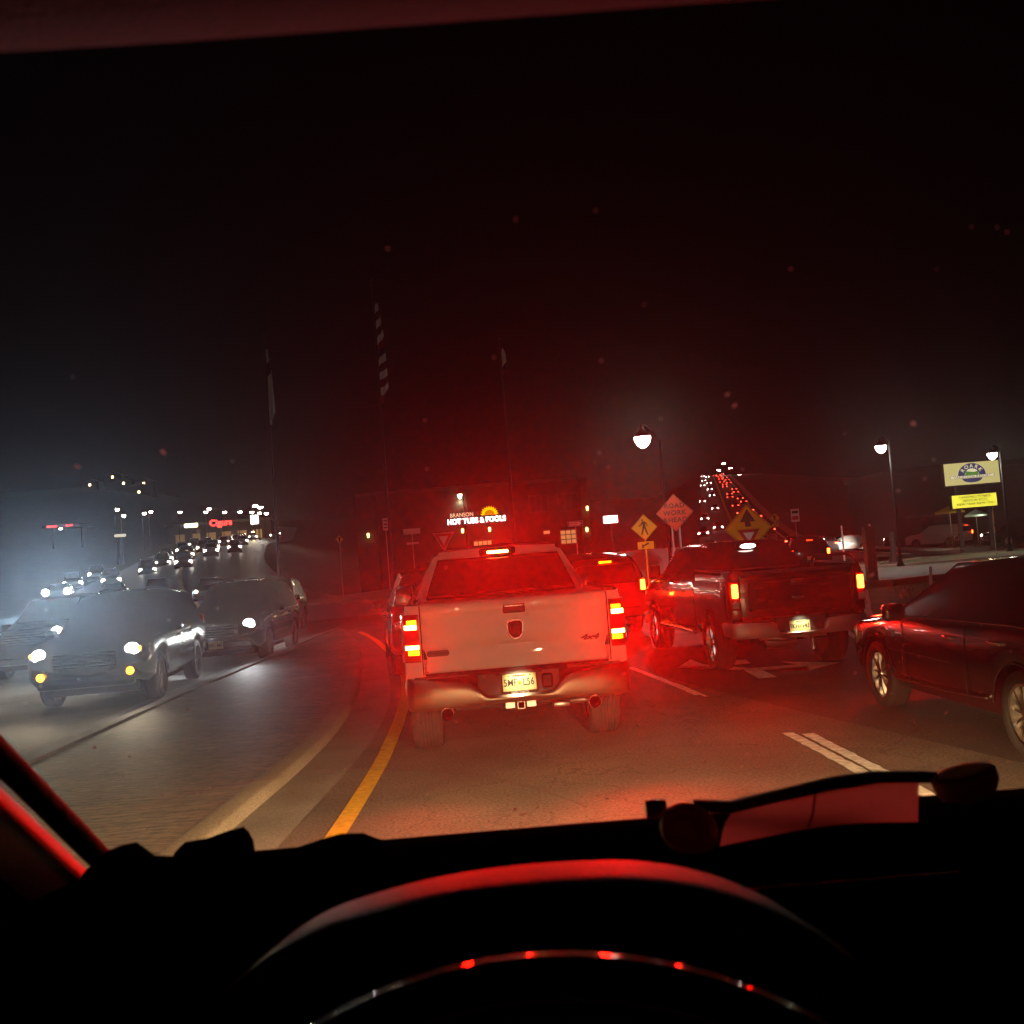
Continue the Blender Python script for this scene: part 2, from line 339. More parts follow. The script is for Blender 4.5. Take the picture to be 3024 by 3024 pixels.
mb = MB(); worn_strip(mb, [(5.35, -2), (5.35, 8), (5.3, 13), (5.4, 16), (6.1, 19.5), (7.4, 23.6)], .11, .008, 5)
tag(mb.build('road_edge_line', M['white_paint']), kind='structure')
A = [[(3.0, 13.3), (3.24, 13.3), (3.24, 14.12), (3.86, 14.14), (3.79, 13.72), (4.36, 14.28), (3.70, 14.9), (3.80, 14.42), (3.15, 14.42), (3.02, 14.3)],
     [(2.72, 14.60), (2.98, 14.30), (3.14, 14.44), (2.86, 14.95), (2.66, 15.3), (2.60, 16.1), (2.25, 15.15), (2.52, 15.2)], [(3.02, 14.95), (3.28, 14.98), (3.33, 15.5), (3.06, 15.5)]]
for a in A: poly_sheet('lane_arrow', a, .009, M['white_paint'])
# verge on the right, with timber-edged bed
VG = smooth_path([(5.85, -6), (5.82, 10), (5.86, 15), (6.3, 18.2), (7.1, 21.3), (8.2, 24.6), (9.4, 28.2), (10.6, 31.2), (13, 32.6), (40, 33)], .8)
vg = poly_sheet('grass_verge', [(p.x + .12, p.y) for p in VG] + [(40, -6)], .07, M['grass_soil'])
mb = MB(); kerb_run(mb, VG, .16, .1, 1); mb.build('kerb', M['concrete'], vg, smooth=40)
mb = MB(); ribbon(mb, VG, -.4, 0, .0055); mb.build('gutter_strip', M['gutter'], vg)
rnd = random.Random(5); mb = MB()
for i in range(5200):
    y = 14.5 + rnd.random() ** .8 * 16; xl = 5.98 + max(0, (y - 15)) * .31
    x = xl + .2 + rnd.random() * (7 if y > 20 else 4.2); a = rnd.random() * 6.28; h = .05 + rnd.random() * .09; wd = .008 + rnd.random() * .008; lx, ly = rnd.uniform(-.05, .05), rnd.uniform(-.05, .05)
    mb.add([(x - wd * math.cos(a), y - wd * math.sin(a), .065), (x + wd * math.cos(a), y + wd * math.sin(a), .065), (x + lx, y + ly, .07 + h)], [(0, 1, 2)])
mat('grass', (.10, .09, .028), .9)
tag(mb.build('grass', M['grass']), 'short dry grass growing on the right-hand verge', 'grass', kind='stuff')
poly_sheet('forecourt', [(-14, 62.5), (62, 62.5), (70, 122), (34, 135), (14, 70), (-14, 66)], .02, M['asphalt_dark'])
v2 = poly_sheet('far_verge', [(17.0, 48.6), (48, 46.5), (48, 51.5), (24.5, 55.5), (18.8, 53)], .08, M['grass_soil'])
mb = MB(); kerb_run(mb, smooth_path([(48, 51.6), (24.5, 55.6), (18.7, 53.1), (16.9, 48.5), (48, 46.4)], 1.5), .2, .12, -1); mb.build('kerb', M['concrete'], v2)
# roundabout centre
mb = MB(); c0 = (-3.5, 56.0)
mb.lathe([(11.2, -.03), (11.2, .1), (11.1, .15), (10.8, .16), (8.6, .2), (8.5, .34), (8.2, .36), (3, .7), (0.01, .8)], (c0[0], c0[1], 0), 'z', 64)
tag(mb.build('roundabout_island', M['brick_pave'], smooth=50), kind='structure')
# ------------------------------------------------------------------ the cabin the photograph is taken from
cab = thing('own_pickup', 'dark cabin around the camera, with dashboard, gauge hood and steering wheel', 'vehicle', (0, 0, 0))
mat('dash_plastic', (.010, .009, .009), 1.0, spec=.0, bump=.25, nscale=260)
mat('brow_vinyl', (.08, .07, .064), .56, bump=.2, nscale=220)
mat('trim_plastic', (.2, .165, .15), .55, bump=.15, nscale=200)
mat('headliner', (.018, .014, .013), .95, bump=.3, nscale=300)
mat('wheel_leather', (.012, .011, .011), .34, bump=.06, nscale=160)
mat('wheel_gloss', (.008, .008, .008), .07, coat=1, spec=.6)
mat('own_paint', (.02, .02, .02), .5)
prof = [(1.10, 1.40), (1.09, 1.495), (1.05, 1.528), (.98, 1.538), (.86, 1.545), (.74, 1.543), (.66, 1.53), (.61, 1.50), (.585, 1.44), (.57, 1.2), (1.10, 1.2)]
rows = []
for x in [-.47, -.40, -.3, -.15, 0, .15, .3, .5, .8, 1.2, 1.45]:
    bow = .03 * (max(0, abs(x - .4) - .3) / .9) ** 1.5
    rows.append([(x, y - bow, z - (.006 if x < -.38 else 0)) for y, z in prof])
MB().loft(rows, True, True).build('dashboard', M['dash_plastic'], cab, smooth=35)
mb = MB()      # thin seam between dash pad and defroster panel
mb.tube([(-.30, .70, 1.544), (-.12, .735, 1.5475), (.1, .75, 1.5485), (.3, .75, 1.5485)], .0016, 6); mb.build('dash_seam', M['brow_vinyl'], cab, smooth=60)
# gauge hood: a rounded lip that follows an arch, with a top skin running forward to the dash
arch = [(-.202, 1.535), (-.188, 1.562), (-.165, 1.583), (-.135, 1.600), (-.10, 1.610), (-.06, 1.617), (-.02, 1.620), (.02, 1.620), (.06, 1.617), (.10, 1.607), (.135, 1.590), (.163, 1.568), (.183, 1.543), (.203, 1.513)]
arch = [(p.x * 1.04, p.y - .006) for p in smooth_path(arch, .006)]
NA = len(arch) - 1
rows = []
for i, (x, z) in enumerate(arch):
    a = Vector((arch[min(i + 1, NA)][0] - arch[max(i - 1, 0)][0], 0, arch[min(i + 1, NA)][1] - arch[max(i - 1, 0)][1])).normalized(); nrm = Vector((-a.z, 0, a.x))
    rr = []
    for (dn, dy) in [(-.030, .012), (-.022, .001), (-.012, -.004), (-.004, -.002), (-.0005, .004), (-.001, .02), (-.006, .05), (-.0115, .085), (-.03, .13), (-.07, .20)]:
        s_ = 1.0
        rr.append((x * (1 + .2 * max(0, dy)) + nrm.x * dn, .585 + dy, z + nrm.z * dn))
    rows.append(rr)
MB().loft(rows, False, False).build('gauge_hood', M['brow_vinyl'], cab, smooth=60)
mb = MB(); mb.prism([(x * .93, z - .016) for x, z in arch] + [(.19, 1.40), (-.19, 1.40)], .66, .67); mb.build('gauge_face', M['wheel_gloss'], cab)
# steering wheel: leather rim with a glossy inlay, spokes, hub
def torus(Rr, r, n=72, k=14):
    return [[((Rr + r * math.cos(b_)) * math.cos(a_), r * .95 * math.sin(b_), (Rr + r * math.cos(b_)) * math.sin(a_)) for b_ in [2 * math.pi * j / k for j in range(k)]] for a_ in [2 * math.pi * i / n for i in range(n + 1)]]
mb = MB(); mb.loft(torus(.184, .0145), True, False); sw = mb.build('steering_wheel', M['wheel_gloss'], cab, 60, (-.006, .315, 1.469), (R(-24), 0, 0))
mb = MB(); mb.box(-.17, .17, -.015, .012, -.03, .01, .008, 2); mb.box(-.025, .025, -.012, .012, -.17, 0, .008, 2); mb.build('spoke', M['wheel_leather'], sw, smooth=50)
mb = MB(); mb.lathe([(.001, -.03), (.05, -.028), (.068, -.015), (.07, .01), (.05, .03), (.001, .03)], (0, 0, -.01), 'y', 28); mb.build('hub', M['wheel_leather'], sw, smooth=50)
# left A-pillar trim, weather strip, right pillar, header and roof lining
def pillar(x0, sx, name):
    rows = []
    for t in frange(-.15, 1.15, 8):
        c = Vector((x0, .985 - .62 * t, 1.535 + .46 * t))
        rows.append([(c.x + sx * dx, c.y + dy, c.z + dz) for dx, dy, dz in [(le, .6 * e, .8 * e) for le, e in [(0, -.01), (.012, .012), (.026, .028), (.042, .038), (.07, .040), (.11, .02), (.12, -.03), (.06, -.06), (.01, -.05)]]])
    return MB().loft(rows, True, True).build(name, M['trim_plastic'], cab, smooth=50)
pillar(-.432, -1, 'pillar_trim'); pillar(1.36, 1, 'pillar_trim')
mb = MB(); mb.tube([(-.423, .99 - .62 * t + .012, 1.535 + .46 * t + .008) for t in frange(-.12, 1.1, 8)], .011, 8); mb.build('weather_strip', M['rubber'], cab, smooth=60)
mb = MB(); mb.tube([(1.35, .99 - .62 * t + .012, 1.535 + .46 * t + .008) for t in frange(-.12, 1.1, 8)], .011, 8); mb.build('weather_strip', M['rubber'], cab, smooth=60)
rows = []
for x in frange(-.62, 1.5, 22):
    sag = .002 * math.sin(x * 9) + .007 - .02 * (x + .19)
    rows.append([(x, y, z + sag) for y, z in [(.40, 2.012), (.375, 1.999), (.34, 1.992), (.28, 1.995), (.1, 2.02), (-.5, 2.06), (-1.2, 2.05), (-1.2, 2.10), (.1, 2.09), (.40, 2.05)]])
MB().loft(rows, True, True).build('headliner', M['headliner'], cab, smooth=50)
mb = MB(); mb.box(-.62, -.46, -1.0, 1.0, .8, 1.5, .03, 2); mb.build('door_panel', M['dash_plastic'], cab, smooth=40)
mb = MB(); mb.box(-.62, 1.5, -1.3, -1.2, .6, 2.1); mb.box(-.62, -.6, -1.2, .2, 1.5, 2.1); mb.build('cab_shell', M['headliner'], cab)
# windscreen: a 5 mm pane whose road film scatters the light that falls on it
gm = bpy.data.materials.new('windscreen_film'); gm.use_nodes = True; g_ = gm.node_tree
for q in list(g_.nodes):
    if q.type != 'OUTPUT_MATERIAL': g_.nodes.remove(q)
pv = g_.nodes.new('ShaderNodeVolumePrincipled'); pv.inputs['Density'].default_value = 5.2; pv.inputs['Anisotropy'].default_value = .948; pv.inputs['Color'].default_value = (.96, .96, .96, 1)
g_.links.new(pv.outputs[0], [q for q in g_.nodes if q.type == 'OUTPUT_MATERIAL'][0].inputs['Volume'])
mb = MB(); Y0, Z0, Y1, Z1 = 1.075, 1.50, .385, 2.012; nx, nzz = (Z1 - Z0), (Y0 - Y1); ln = math.hypot(nx, nzz); ny_, nz_ = nx / ln * .005, nzz / ln * .005
mb.add([(-.46, Y0, Z0), (1.42, Y0, Z0), (1.42, Y1, Z1), (-.46, Y1, Z1), (-.46, Y0 + ny_, Z0 + nz_), (1.42, Y0 + ny_, Z0 + nz_), (1.42, Y1 + ny_, Z1 + nz_), (-.46, Y1 + ny_, Z1 + nz_)],
       [(0, 1, 2, 3), (7, 6, 5, 4), (0, 4, 5, 1), (1, 5, 6, 2), (2, 6, 7, 3), (3, 7, 4, 0)])
mb.build('windscreen', gm, cab)
# bonnet, grille and headlamps of the same vehicle, below the sight line
rows = []
for y, z, hw in [(1.12, 1.16, .92), (1.6, 1.12, .93), (2.1, 1.07, .92), (2.45, 1.0, .90), (2.55, .9, .88), (2.58, .55, .86)]:
    rows.append([(.4 + hw * a, y, z + c if k < 5 else .45) for k, (a, c) in enumerate([(-1, -.10), (-.85, 0), (0, .02), (.85, 0), (1, -.10), (1, 0), (-1, 0)])])
MB().loft(rows, True, True).build('bonnet', M['own_paint'], cab, smooth=40)
for x in (-.33, 1.13):
    mb = MB(); mb.lathe([(.001, .0), (.09, 0), (.1, .03), (.1, .10)], (x, 2.63, .86), 'y', 20); hl = mb.build('headlamp', M['clear_lens'], cab)
    lb = lamp('SPOT', OWN_LOW, (1, .63, .29), hl, (x, 2.78, .86), (R(90 - 15), 0, R(7 if x < 0 else -9)), R(27), .7, .05); lb.scale = (5.5, 1, 1)
    lamp('SPOT', OWN_FAR, (1, .66, .33), hl, (x, 2.78, .88), (R(90 - 3.2), 0, R(-3)), R(60), 1.0, .05)

# things lying on the dash
mat('olive_plastic', (.55, .44, .02), .55); on_ = M['olive_plastic'].node_tree; tb_ = on_.nodes.new('ShaderNodeBsdfTranslucent'); tb_.inputs[0].default_value = (.62, .48, .03, 1); ms_ = on_.nodes.new('ShaderNodeMixShader'); ms_.inputs[0].default_value = .2
on_.links.new(on_.nodes['Principled BSDF'].outputs[0], ms_.inputs[1]); on_.links.new(tb_.outputs[0], ms_.inputs[2]); on_.links.new(ms_.outputs[0], on_.nodes['Material Output'].inputs['Surface'])
mat('paper', (.5, .46, .43), .8, noise=.06, nscale=30)
ed = thing('ear_defenders', 'olive yellow ear defenders with black headband lying on the dashboard', 'ear defenders', (0, 0, 0))
for (c, ax, tl) in [((.126, .87, 1.562), 0, 28), ((.368, .885, 1.578), 1, -12)]:
    mb = MB(); Mx = Matrix.Translation(c) @ Matrix.Rotation(R(tl), 4, 'Y') @ Matrix.Rotation(R(15 if ax else -20), 4, 'Z')
    q = MB(); q.lathe([(.001, -.015), (.012, -.0145), (.014, -.011), (.021, -.009), (.0245, 0), (.0245, .009), (.022, .012), (.016, .0125), (.001, .0115)], (0, 0, 0), 'y' if not ax else 'z', 26)
    mb.add([Mx @ Vector((p[0] * (1 if not ax else 1.15), p[1], p[2] * (.85 if not ax else .9))) for p in q.v], q.f); cup = mb.build('cup', M['olive_plastic'], ed, smooth=50)
mb = MB(); bpth = [(.135, .885, 1.578), (.17, .905, 1.569), (.22, .915, 1.574), (.265, .918, 1.580), (.30, .915, 1.583), (.34, .905, 1.582), (.37, .895, 1.579)]
rows = [[(x, y - .004, z - .0045), (x, y + .004, z - .0045), (x, y + .004, z + .0045), (x, y - .004, z + .0045)] for x, y, z in bpth]
mb.loft(rows, True, True).build('headband', M['black_plastic'], ed, smooth=50)
mb = MB(); mb.lathe([(.001, -.009), (.008, -.009), (.009, 0), (.008, .009), (.001, .009)], (.104, .90, 1.573), 'x', 14); mb.build('pivot', M['red_lens'], ed, smooth=50)
rows = []
for i, u_ in enumerate(frange(0, 1, 17)):
    x = .150 + .17 * u_; wv = .012 * math.sin(max(0, u_ - .15) * 2.4) ** 2
    rows.append([(x + .006 * k, .862 + .05 * k / 4 + .012 * u_, 1.5485 + wv * .8 + .006 * k + .004 * math.sin(k * 1.3 + u_ * 5)) for k in range(5)])
pp = MB().loft(rows, False, False).build('paper_sheet', M['paper'], None, smooth=60); tag(pp, 'curling white sheet of paper on the dash between the ear defender cups', 'paper')
pn = M['paper'].node_tree; tb_ = pn.nodes.new('ShaderNodeBsdfTranslucent'); tb_.inputs[0].default_value = (.5, .45, .42, 1); ms_ = pn.nodes.new('ShaderNodeMixShader'); ms_.inputs[0].default_value = .8
pn.links.new(pn.nodes['Principled BSDF'].outputs[0], ms_.inputs[1]); pn.links.new(tb_.outputs[0], ms_.inputs[2]); pn.links.new(ms_.outputs[0], pn.nodes['Material Output'].inputs['Surface'])
mat('print_line', (.10, .04, .04), .8)
mb = MB(); mb.loft([[tuple(Vector(rows[7][k]).lerp(Vector(rows[8][k]), .22 * j) + Vector((0, 0, .0012))) for k in range(5)] for j in (0, 1)], False, False); o = mb.build('printed_rule', M['print_line'], pp); o.scale = (1, 1, 1)
mat('glove_fabric', (.008, .007, .007), 1.0, spec=0, bump=.5, nscale=120)
def lump(name, pts, label, cat, matn='glove_fabric', n=12):
    """soft folded cloth: a lofted mound along a path with uneven cross-sections"""
    rows = []; rnd = random.Random(len(pts) * 7)
    for (x, y, z, hw, h) in pts:
        rows.append([(x, y + hw * math.cos(a), 1.543 + max(-.004, h * math.sin(a) * (1 + .12 * math.sin(3 * a + x * 40)))) for a in [2 * math.pi * k / n for k in range(n)]])
    return tag(MB().loft(rows, True, True).build(name, M[matn], None, smooth=70), label, cat)
lump('work_glove', [(-.392, .87, 0, .01, .008), (-.38, .87, 0, .04, .022), (-.36, .87, 0, .05, .038), (-.345, .87, 0, .05, .040), (-.33, .87, 0, .05, .028), (-.30, .88, 0, .05, .024), (-.28, .88, 0, .02, .01)], 'dark rounded glove heaped at the left end of the dash', 'glove')
lump('glasses_case', [(-.325, .93, 0, .012, .02), (-.32, .93, 0, .03, .026), (-.30, .93, 0, .035, .030), (-.275, .93, 0, .035, .034), (-.262, .93, 0, .034, .034), (-.26, .93, 0, .018, .03)], 'black flat-ended case lying behind the glove on the dash', 'case', 'dash_plastic')
lump('cloth_cap', [(-.265, .9, 0, .01, .006), (-.25, .9, 0, .05, .016), (-.22, .9, 0, .06, .014), (-.195, .9, 0, .06, .020), (-.175, .9, 0, .06, .025), (-.155, .9, 0, .06, .026), (-.14, .9, 0, .05, .020), (-.132, .9, 0, .02, .008)], 'crumpled dark cap on the dash in front of the yellow line', 'cap')
# ------------------------------------------------------------------ vehicles (local axes: x right, y forward, z up, origin on the ground at the tail)
def hring(y, hw, zl, belt, hwt, zt, crown=.02, zsill=None):
    zs = zl + .10 if zsill is None else zsill
    half = [(hw * .90, zl), (hw * .985, zs), (hw, (zs + belt) / 2), (hw * .985, belt - .05), (hw * .955, belt), (hw * .955 + (hwt - hw * .955) * .55, belt + (zt - belt) * .55), (hwt, zt - min(.05, (zt - belt) * .5)), (hwt * .82, zt), (hwt * .4, zt + crown * .8)]
    pts = [(0, zl)] + half + [(0, zt + crown)] + [(-a, b_) for a, b_ in reversed(half)]
    return [(a, y, b_) for a, b_ in pts]
def arch_z(y, axles, r, base, rt):
    z = base
    for ya in axles:
        d = abs(y - ya)
        if d < r: z = max(z, rt + math.sqrt(max(0, r * r - d * d)) * .96)
    return z
def interp(tab, y):
    for i in range(len(tab) - 1):
        if y <= tab[i + 1][0]:
            f = (y - tab[i][0]) / (tab[i + 1][0] - tab[i][0]); f = max(0, min(1, f))
            return [a * (1 - f) + b_ * f for a, b_ in zip(tab[i][1:], tab[i + 1][1:])]
    return list(tab[-1][1:])
def body_rings(tab, axles, ra, rt, dens=.12):
    ys = {round(t[0], 4) for t in tab}; y0, y1 = tab[0][0], tab[-1][0]
    for ya in axles:
        for k in range(-6, 7): 
            yy = ya + ra * math.sin(k / 6 * math.pi / 2)
            if y0 < yy < y1: ys.add(round(yy, 4))
        for e in (-1, 1):
            yy = ya + e * (ra + .004)
            if y0 < yy < y1: ys.add(round(yy, 4))
    out = []
    for y in sorted(ys):
        hw, zl, belt, hwt, zt = interp(tab, y)[:5]; za = arch_z(y, axles, ra, zl, rt)
        ring = hring(y, hw, zl, belt, hwt, zt)
        if za > zl + .02:   # open the wheel arch: lift the flank, keep the floor
            for idx in (1, 2, 3, 17, 18, 19):
                x, yy, z = ring[idx]
                ring[idx] = (x, yy, max(z, za + {1: -.03, 19: -.03, 2: 0, 18: 0, 3: .03, 17: .03}[idx]))
            for idx in (1, 19): x, yy, z = ring[idx]; ring[idx] = (x * .99, yy, z)
            ring[0] = (0, y, zl + .12)
            x, yy, z = ring[1]
        out.append(ring)
    return out
def wheel(parent, x, y, r, w, side, spokes=10, rimmat='alloy', rr=.66, detail=True, name='wheel'):
    s_ = side
    mb = MB(); t = w / 2
    P = [(r * rr, -t * .85), (r * rr + .02, -t), (r * .90, -t * 1.02), (r * .975, -t * .86), (r, -t * .55)]
    tread = []
    if detail:
        for k in range(5):
            a = -t * .55 + (t * 1.1) * k / 5; b_ = a + t * 1.1 / 5
            tread += [(r, a), (r, b_ - .012), (r - .009, b_ - .010), (r - .009, b_ - .002)]
    tread += [(r, t * .55)]
    prof = P + tread + [(r * .975, t * .86), (r * .90, t * 1.02), (r * rr + .02, t), (r * rr, t * .85)]
    mb.lathe(prof, (x, y, r), 'x', 40 if detail else 20, False); ty = mb.build(name, M['rubber'], parent, smooth=40)
    mb = MB(); xo = x + s_ * (t * .72)
    mb.lathe([(r * rr + .006, -t * .8), (r * rr + .006, t * .86), (r * rr - .02, t * .80), (r * rr - .03, t * .2), (r * rr * .3, -t * .1)] if s_ > 0 else [(r * rr + .006, t * .8), (r * rr + .006, -t * .86), (r * rr - .02, -t * .80), (r * rr - .03, -t * .2), (r * rr * .3, t * .1)], (x, y, r), 'x', 36 if detail else 16)
    for k in range(spokes if detail else 5):
        a = 2 * math.pi * k / (spokes if detail else 5) + .15; ca, sa = math.cos(a), math.sin(a)
        r0, r1 = r * .09, r * rr - .01; w0, w1 = r * .045, r * .07
        def pt(rad, off, dx): return (xo + dx * s_, y + ca * rad - sa * off, r + sa * rad + ca * off)
        mb.loft([[pt(q, -ww, -.03), pt(q, ww, -.03), pt(q, ww * .6, dx), pt(q, -ww * .6, dx)] for q, ww, dx in ((r0, w0, .0), ((r0 + r1) / 2, w0 * 1.0, .004), (r1, w1, -.008))], True, True)
    mb.lathe([(.001, .012), (r * .13, .01), (r * .15, -.01), (r * .15, -.05)] if s_ > 0 else [(.001, -.012), (r * .13, -.01), (r * .15, .01), (r * .15, .05)], (xo, y, r), 'x', 18)
    mb.build('rim', M[rimmat], ty, smooth=35)
    return ty
def panel(pts, name, m, parent, off=.004, thick=.006):
    """a pane given by its four or more corners (in order), set off a little from the bodywork"""
    P = [Vector(p) for p in pts]; nrm = Vector((0, 0, 0))
    for i in range(len(P)): a, b_ = P[i], P[(i + 1) % len(P)]; nrm += a.cross(b_)
    nrm.normalize(); c = sum(P, Vector()) / len(P)
    mb = MB(); k = len(P)
    mb.add([p + nrm * off for p in P] + [p + nrm * (off - thick) for p in P], [tuple(range(k)), tuple(range(2 * k - 1, k - 1, -1))] + [(i, i + k, (i + 1) % k + k, (i + 1) % k) for i in range(k)])
    return mb.build(name, m, parent)
RED = (1, .0012, .001)
def plate(parent, x, y, z, w, h, left, right, face=-1, frame=None, tilt=0):
    mb = MB(); mb.box(x - w / 2, x + w / 2, y - .004, y + .004, z - h / 2, z + h / 2, .003, 2); p = mb.build('number_plate', M['plate_white'], parent)
    rz = 0 if face < 0 else math.pi
    text(left, h * .60, M['plate_dark'], p, (x + face * -1 * -w * .27, y + face * .006, z - .002), (R(90), 0, rz), .001, sx=.78, bold=.001)
    text(right, h * .60, M['plate_dark'], p, (x + face * -1 * w * .27, y + face * .006, z - .002), (R(90), 0, rz), .001, sx=.78, bold=.001)
    MB().box(x - .012, x + .012, y + face * .007 - .001, y + face * .007 + .001, z - .02, z + .012).build('state_emblem', M['sign_yellow'], p)
    MB().box(x - w * .2, x + w * .2, y + face * .007 - .001, y + face * .007 + .001, z + h * .36, z + h * .44).build('registration_band', M['sign_red'], p)
    for sx in (-1, 1): MB().lathe([(.001, -.002), (.007, -.002), (.007, .002)], (x + sx * w * .32, y + face * .006, z + h * .40), 'y', 8).build('bolt', M['plate_dark'], p)
    if frame:
        f = MB(); f.box(x - w / 2 - .012, x + w / 2 + .012, y - .002, y + .008, z - h / 2 - .026, z - h / 2 + .004, .002, 1); f.box(x - w / 2 - .012, x - w / 2 - .002, y - .002, y + .008, z - h / 2, z + h / 2 + .008); f.box(x + w / 2 + .002, x + w / 2 + .012, y - .002, y + .008, z - h / 2, z + h / 2 + .008)
        fo = f.build('plate_frame', M['sign_black'], parent); text(frame, .024, M['sign_white'], fo, (x, y - .005, z - h / 2 - .012), (R(90), 0, 0), .001, bold=.0006, sp=1.15)
    return p
def pickup(name, label, paint, loc, rz, ram=True):
    t = thing(name, label, 'pickup truck', loc, rz)
    P = M[paint]; ra, rt = .50, .42
    # bed
    bed = [(.10, .98, .62, 1.30, .945, 1.44), (.4, 1.0, .60, 1.30, .95, 1.45), (1.9, 1.005, .56, 1.30, .955, 1.46)]
    br_ = body_rings(bed, [1.18], ra, rt)
    for r_ in br_:      # open box: inner walls and floor
        zt_ = r_[8][2]; yy = r_[8][1]
        for i, (x, z) in {8: (.865, zt_), 9: (.855, .96), 10: (0, .96), 11: (-.855, .96), 12: (-.865, zt_)}.items(): r_[i] = (x, yy, z)
    MB().loft(br_, True, True).build('bed', P, t, smooth=38)
    for sx in (-1, 1): MB().tube([(sx * .93, .12, 1.452), (sx * .935, 1.9, 1.468)], .022, 8).build('bed_rail_cap', M['black_plastic'], t, smooth=60)
    # cab and nose
    cabt = [(1.96, .99, .50, 1.38, .70, 1.40), (1.965, 1.0, .50, 1.38, .80, 1.46), (2.16, 1.0, .50, 1.36, .70, 1.92), (2.5, 1.0, .48, 1.35, .71, 1.955), (3.4, 1.0, .48, 1.33, .71, 1.96), (4.0, 1.0, .48, 1.31, .68, 1.93), (4.72, .99, .48, 1.27, .82, 1.32), (5.3, .98, .48, 1.20, .84, 1.27), (5.68, .95, .50, 1.10, .80, 1.18), (5.80, .90, .55, .95, .7, 1.05)]
    dz = 0 if ram else .09
    cabt = [(a, b_, c, d, e, zz - (dz if zz > 1.5 else 0)) for a, b_, c, d, e, zz in cabt]
    MB().loft(body_rings(cabt, [4.88], ra, rt), True, True).build('cab', P, t, smooth=38)
    # rear window and header
    rw = panel([(-.80, 1.978, 1.45), (.80, 1.978, 1.45), (.655, 2.128, 1.82 - dz), (-.655, 2.128, 1.82 - dz)], 'rear_window', M['glass_dark'], t, .05, .03)
    MB().tube([(-.80, 1.932, 1.43), (.80, 1.932, 1.43), (.655, 2.08, 1.805 - dz), (-.655, 2.08, 1.805 - dz), (-.80, 1.932, 1.43)], .012, 6).build('window_seal', M['black_plastic'], rw, smooth=60)
    for sx in (-1, 1):
        panel([(sx * .30, 2.07, 1.845 - dz), (sx * .64, 2.07, 1.845 - dz), (sx * .635, 2.105, 1.915 - dz), (sx * .30, 2.105, 1.922 - dz)][::sx], 'header_trim', P, t, .012)
    hb = MB().box(-.2, .2, 2.03, 2.12, 1.85 - dz, 1.925 - dz, .02, 2).build('brake_lamp_housing', M['black_plastic'], t, smooth=40)
    for sx in (-1, 1):
        panel([(sx * .965, 2.35, 1.42), (sx * .965, 3.05, 1.40), (sx * .78, 3.02, 1.84 - dz), (sx * .78, 2.45, 1.84 - dz)][::-sx], 'side_window', M['glass_dark'], t, .022)
        panel([(sx * .965, 3.12, 1.40), (sx * .955, 4.12, 1.38), (sx * .80, 3.72, 1.83 - dz), (sx * .78, 3.10, 1.84 - dz)][::-sx], 'side_window', M['glass_dark'], t, .022)
        m_ = MB().box(sx * 1.12 - .11, sx * 1.12 + .11, 3.96, 4.04, 1.32, 1.56, .03, 2).build('wing_mirror', M['black_plastic'] if not ram else M['chrome'], t, smooth=50)
        MB().tube([(sx * .96, 4.02, 1.36), (sx * 1.05, 4.0, 1.38)], .025, 8).build('mirror_arm', M['black_plastic'], m_)
        MB().box(sx * .97 - .01, sx * .97 + .03 * sx, 2.55, 2.75, 1.10, 1.13, .006, 1).build('door_handle', M['chrome'], t)
        MB().box(sx * .97 - .01, sx * .97 + .03 * sx, 3.35, 3.55, 1.10, 1.13, .006, 1).build('door_handle', M['chrome'], t)
        MB().tube([(sx * .99, 2.02, .52), (sx * .99, 4.2, .52)], .05, 8).build('running_board', M['chrome'], t, smooth=60)
    panel([(.80, 4.74, 1.34), (-.80, 4.74, 1.34), (-.66, 4.02, 1.90 - dz), (.66, 4.02, 1.90 - dz)], 'windscreen', M['glass_dark'], t, .02)
    # tailgate: sculpted grid
    if ram: zp = [(.832, .095), (.838, .078), (.86, .070), (.97, .074), (1.045, .066), (1.075, .050), (1.18, .046), (1.31, .048), (1.335, .044), (1.352, .028), (1.375, .020), (1.425, .022), (1.442, .032), (1.45, .055)]
    else: zp = [(.802, .095), (.81, .075), (.84, .068), (1.0, .06), (1.15, .055), (1.29, .055), (1.305, .05), (1.33, .03), (1.375, .028), (1.39, .04), (1.40, .06)]
    rows = []
    for x in frange(-.832, .832, 27):
        e = abs(x) / .832; rows.append([(x, y + (.018 if e > .985 else 0) + .02 * e ** 4 + (.012 * (1 - e * e) if ram and 1.0 < z < 1.06 else 0), z) for z, y in zp])
    tg = MB().loft(rows, False, False).build('tailgate', P, t, smooth=45)
    MB().box(-.83, .83, .10, .14, .82, 1.44).build('tailgate_inner', M['black_plastic'], tg)
    # corner posts with lamp clusters
    for sx in (-1, 1):
        zl0 = .80
        rows = []
        for z in [zl0, .83, .93, 1.1, 1.3, 1.40, 1.445]:
            o_ = .0 if z > .82 else .01; b_ = 1.0 if z < 1.3 else 1.0 - (z - 1.3) * .25
            rows.append([(sx * (.842), .10, z), (sx * .842, .052 + o_, z), (sx * .93 * b_, .056 + o_, z), (sx * .985 * b_, .085 + o_, z), (sx * 1.003 * b_, .16, z), (sx * 1.003 * b_, .45, z), (sx * .9, .45, z)])
        MB().loft(rows, True, True).build('corner_panel', P, t, smooth=40)
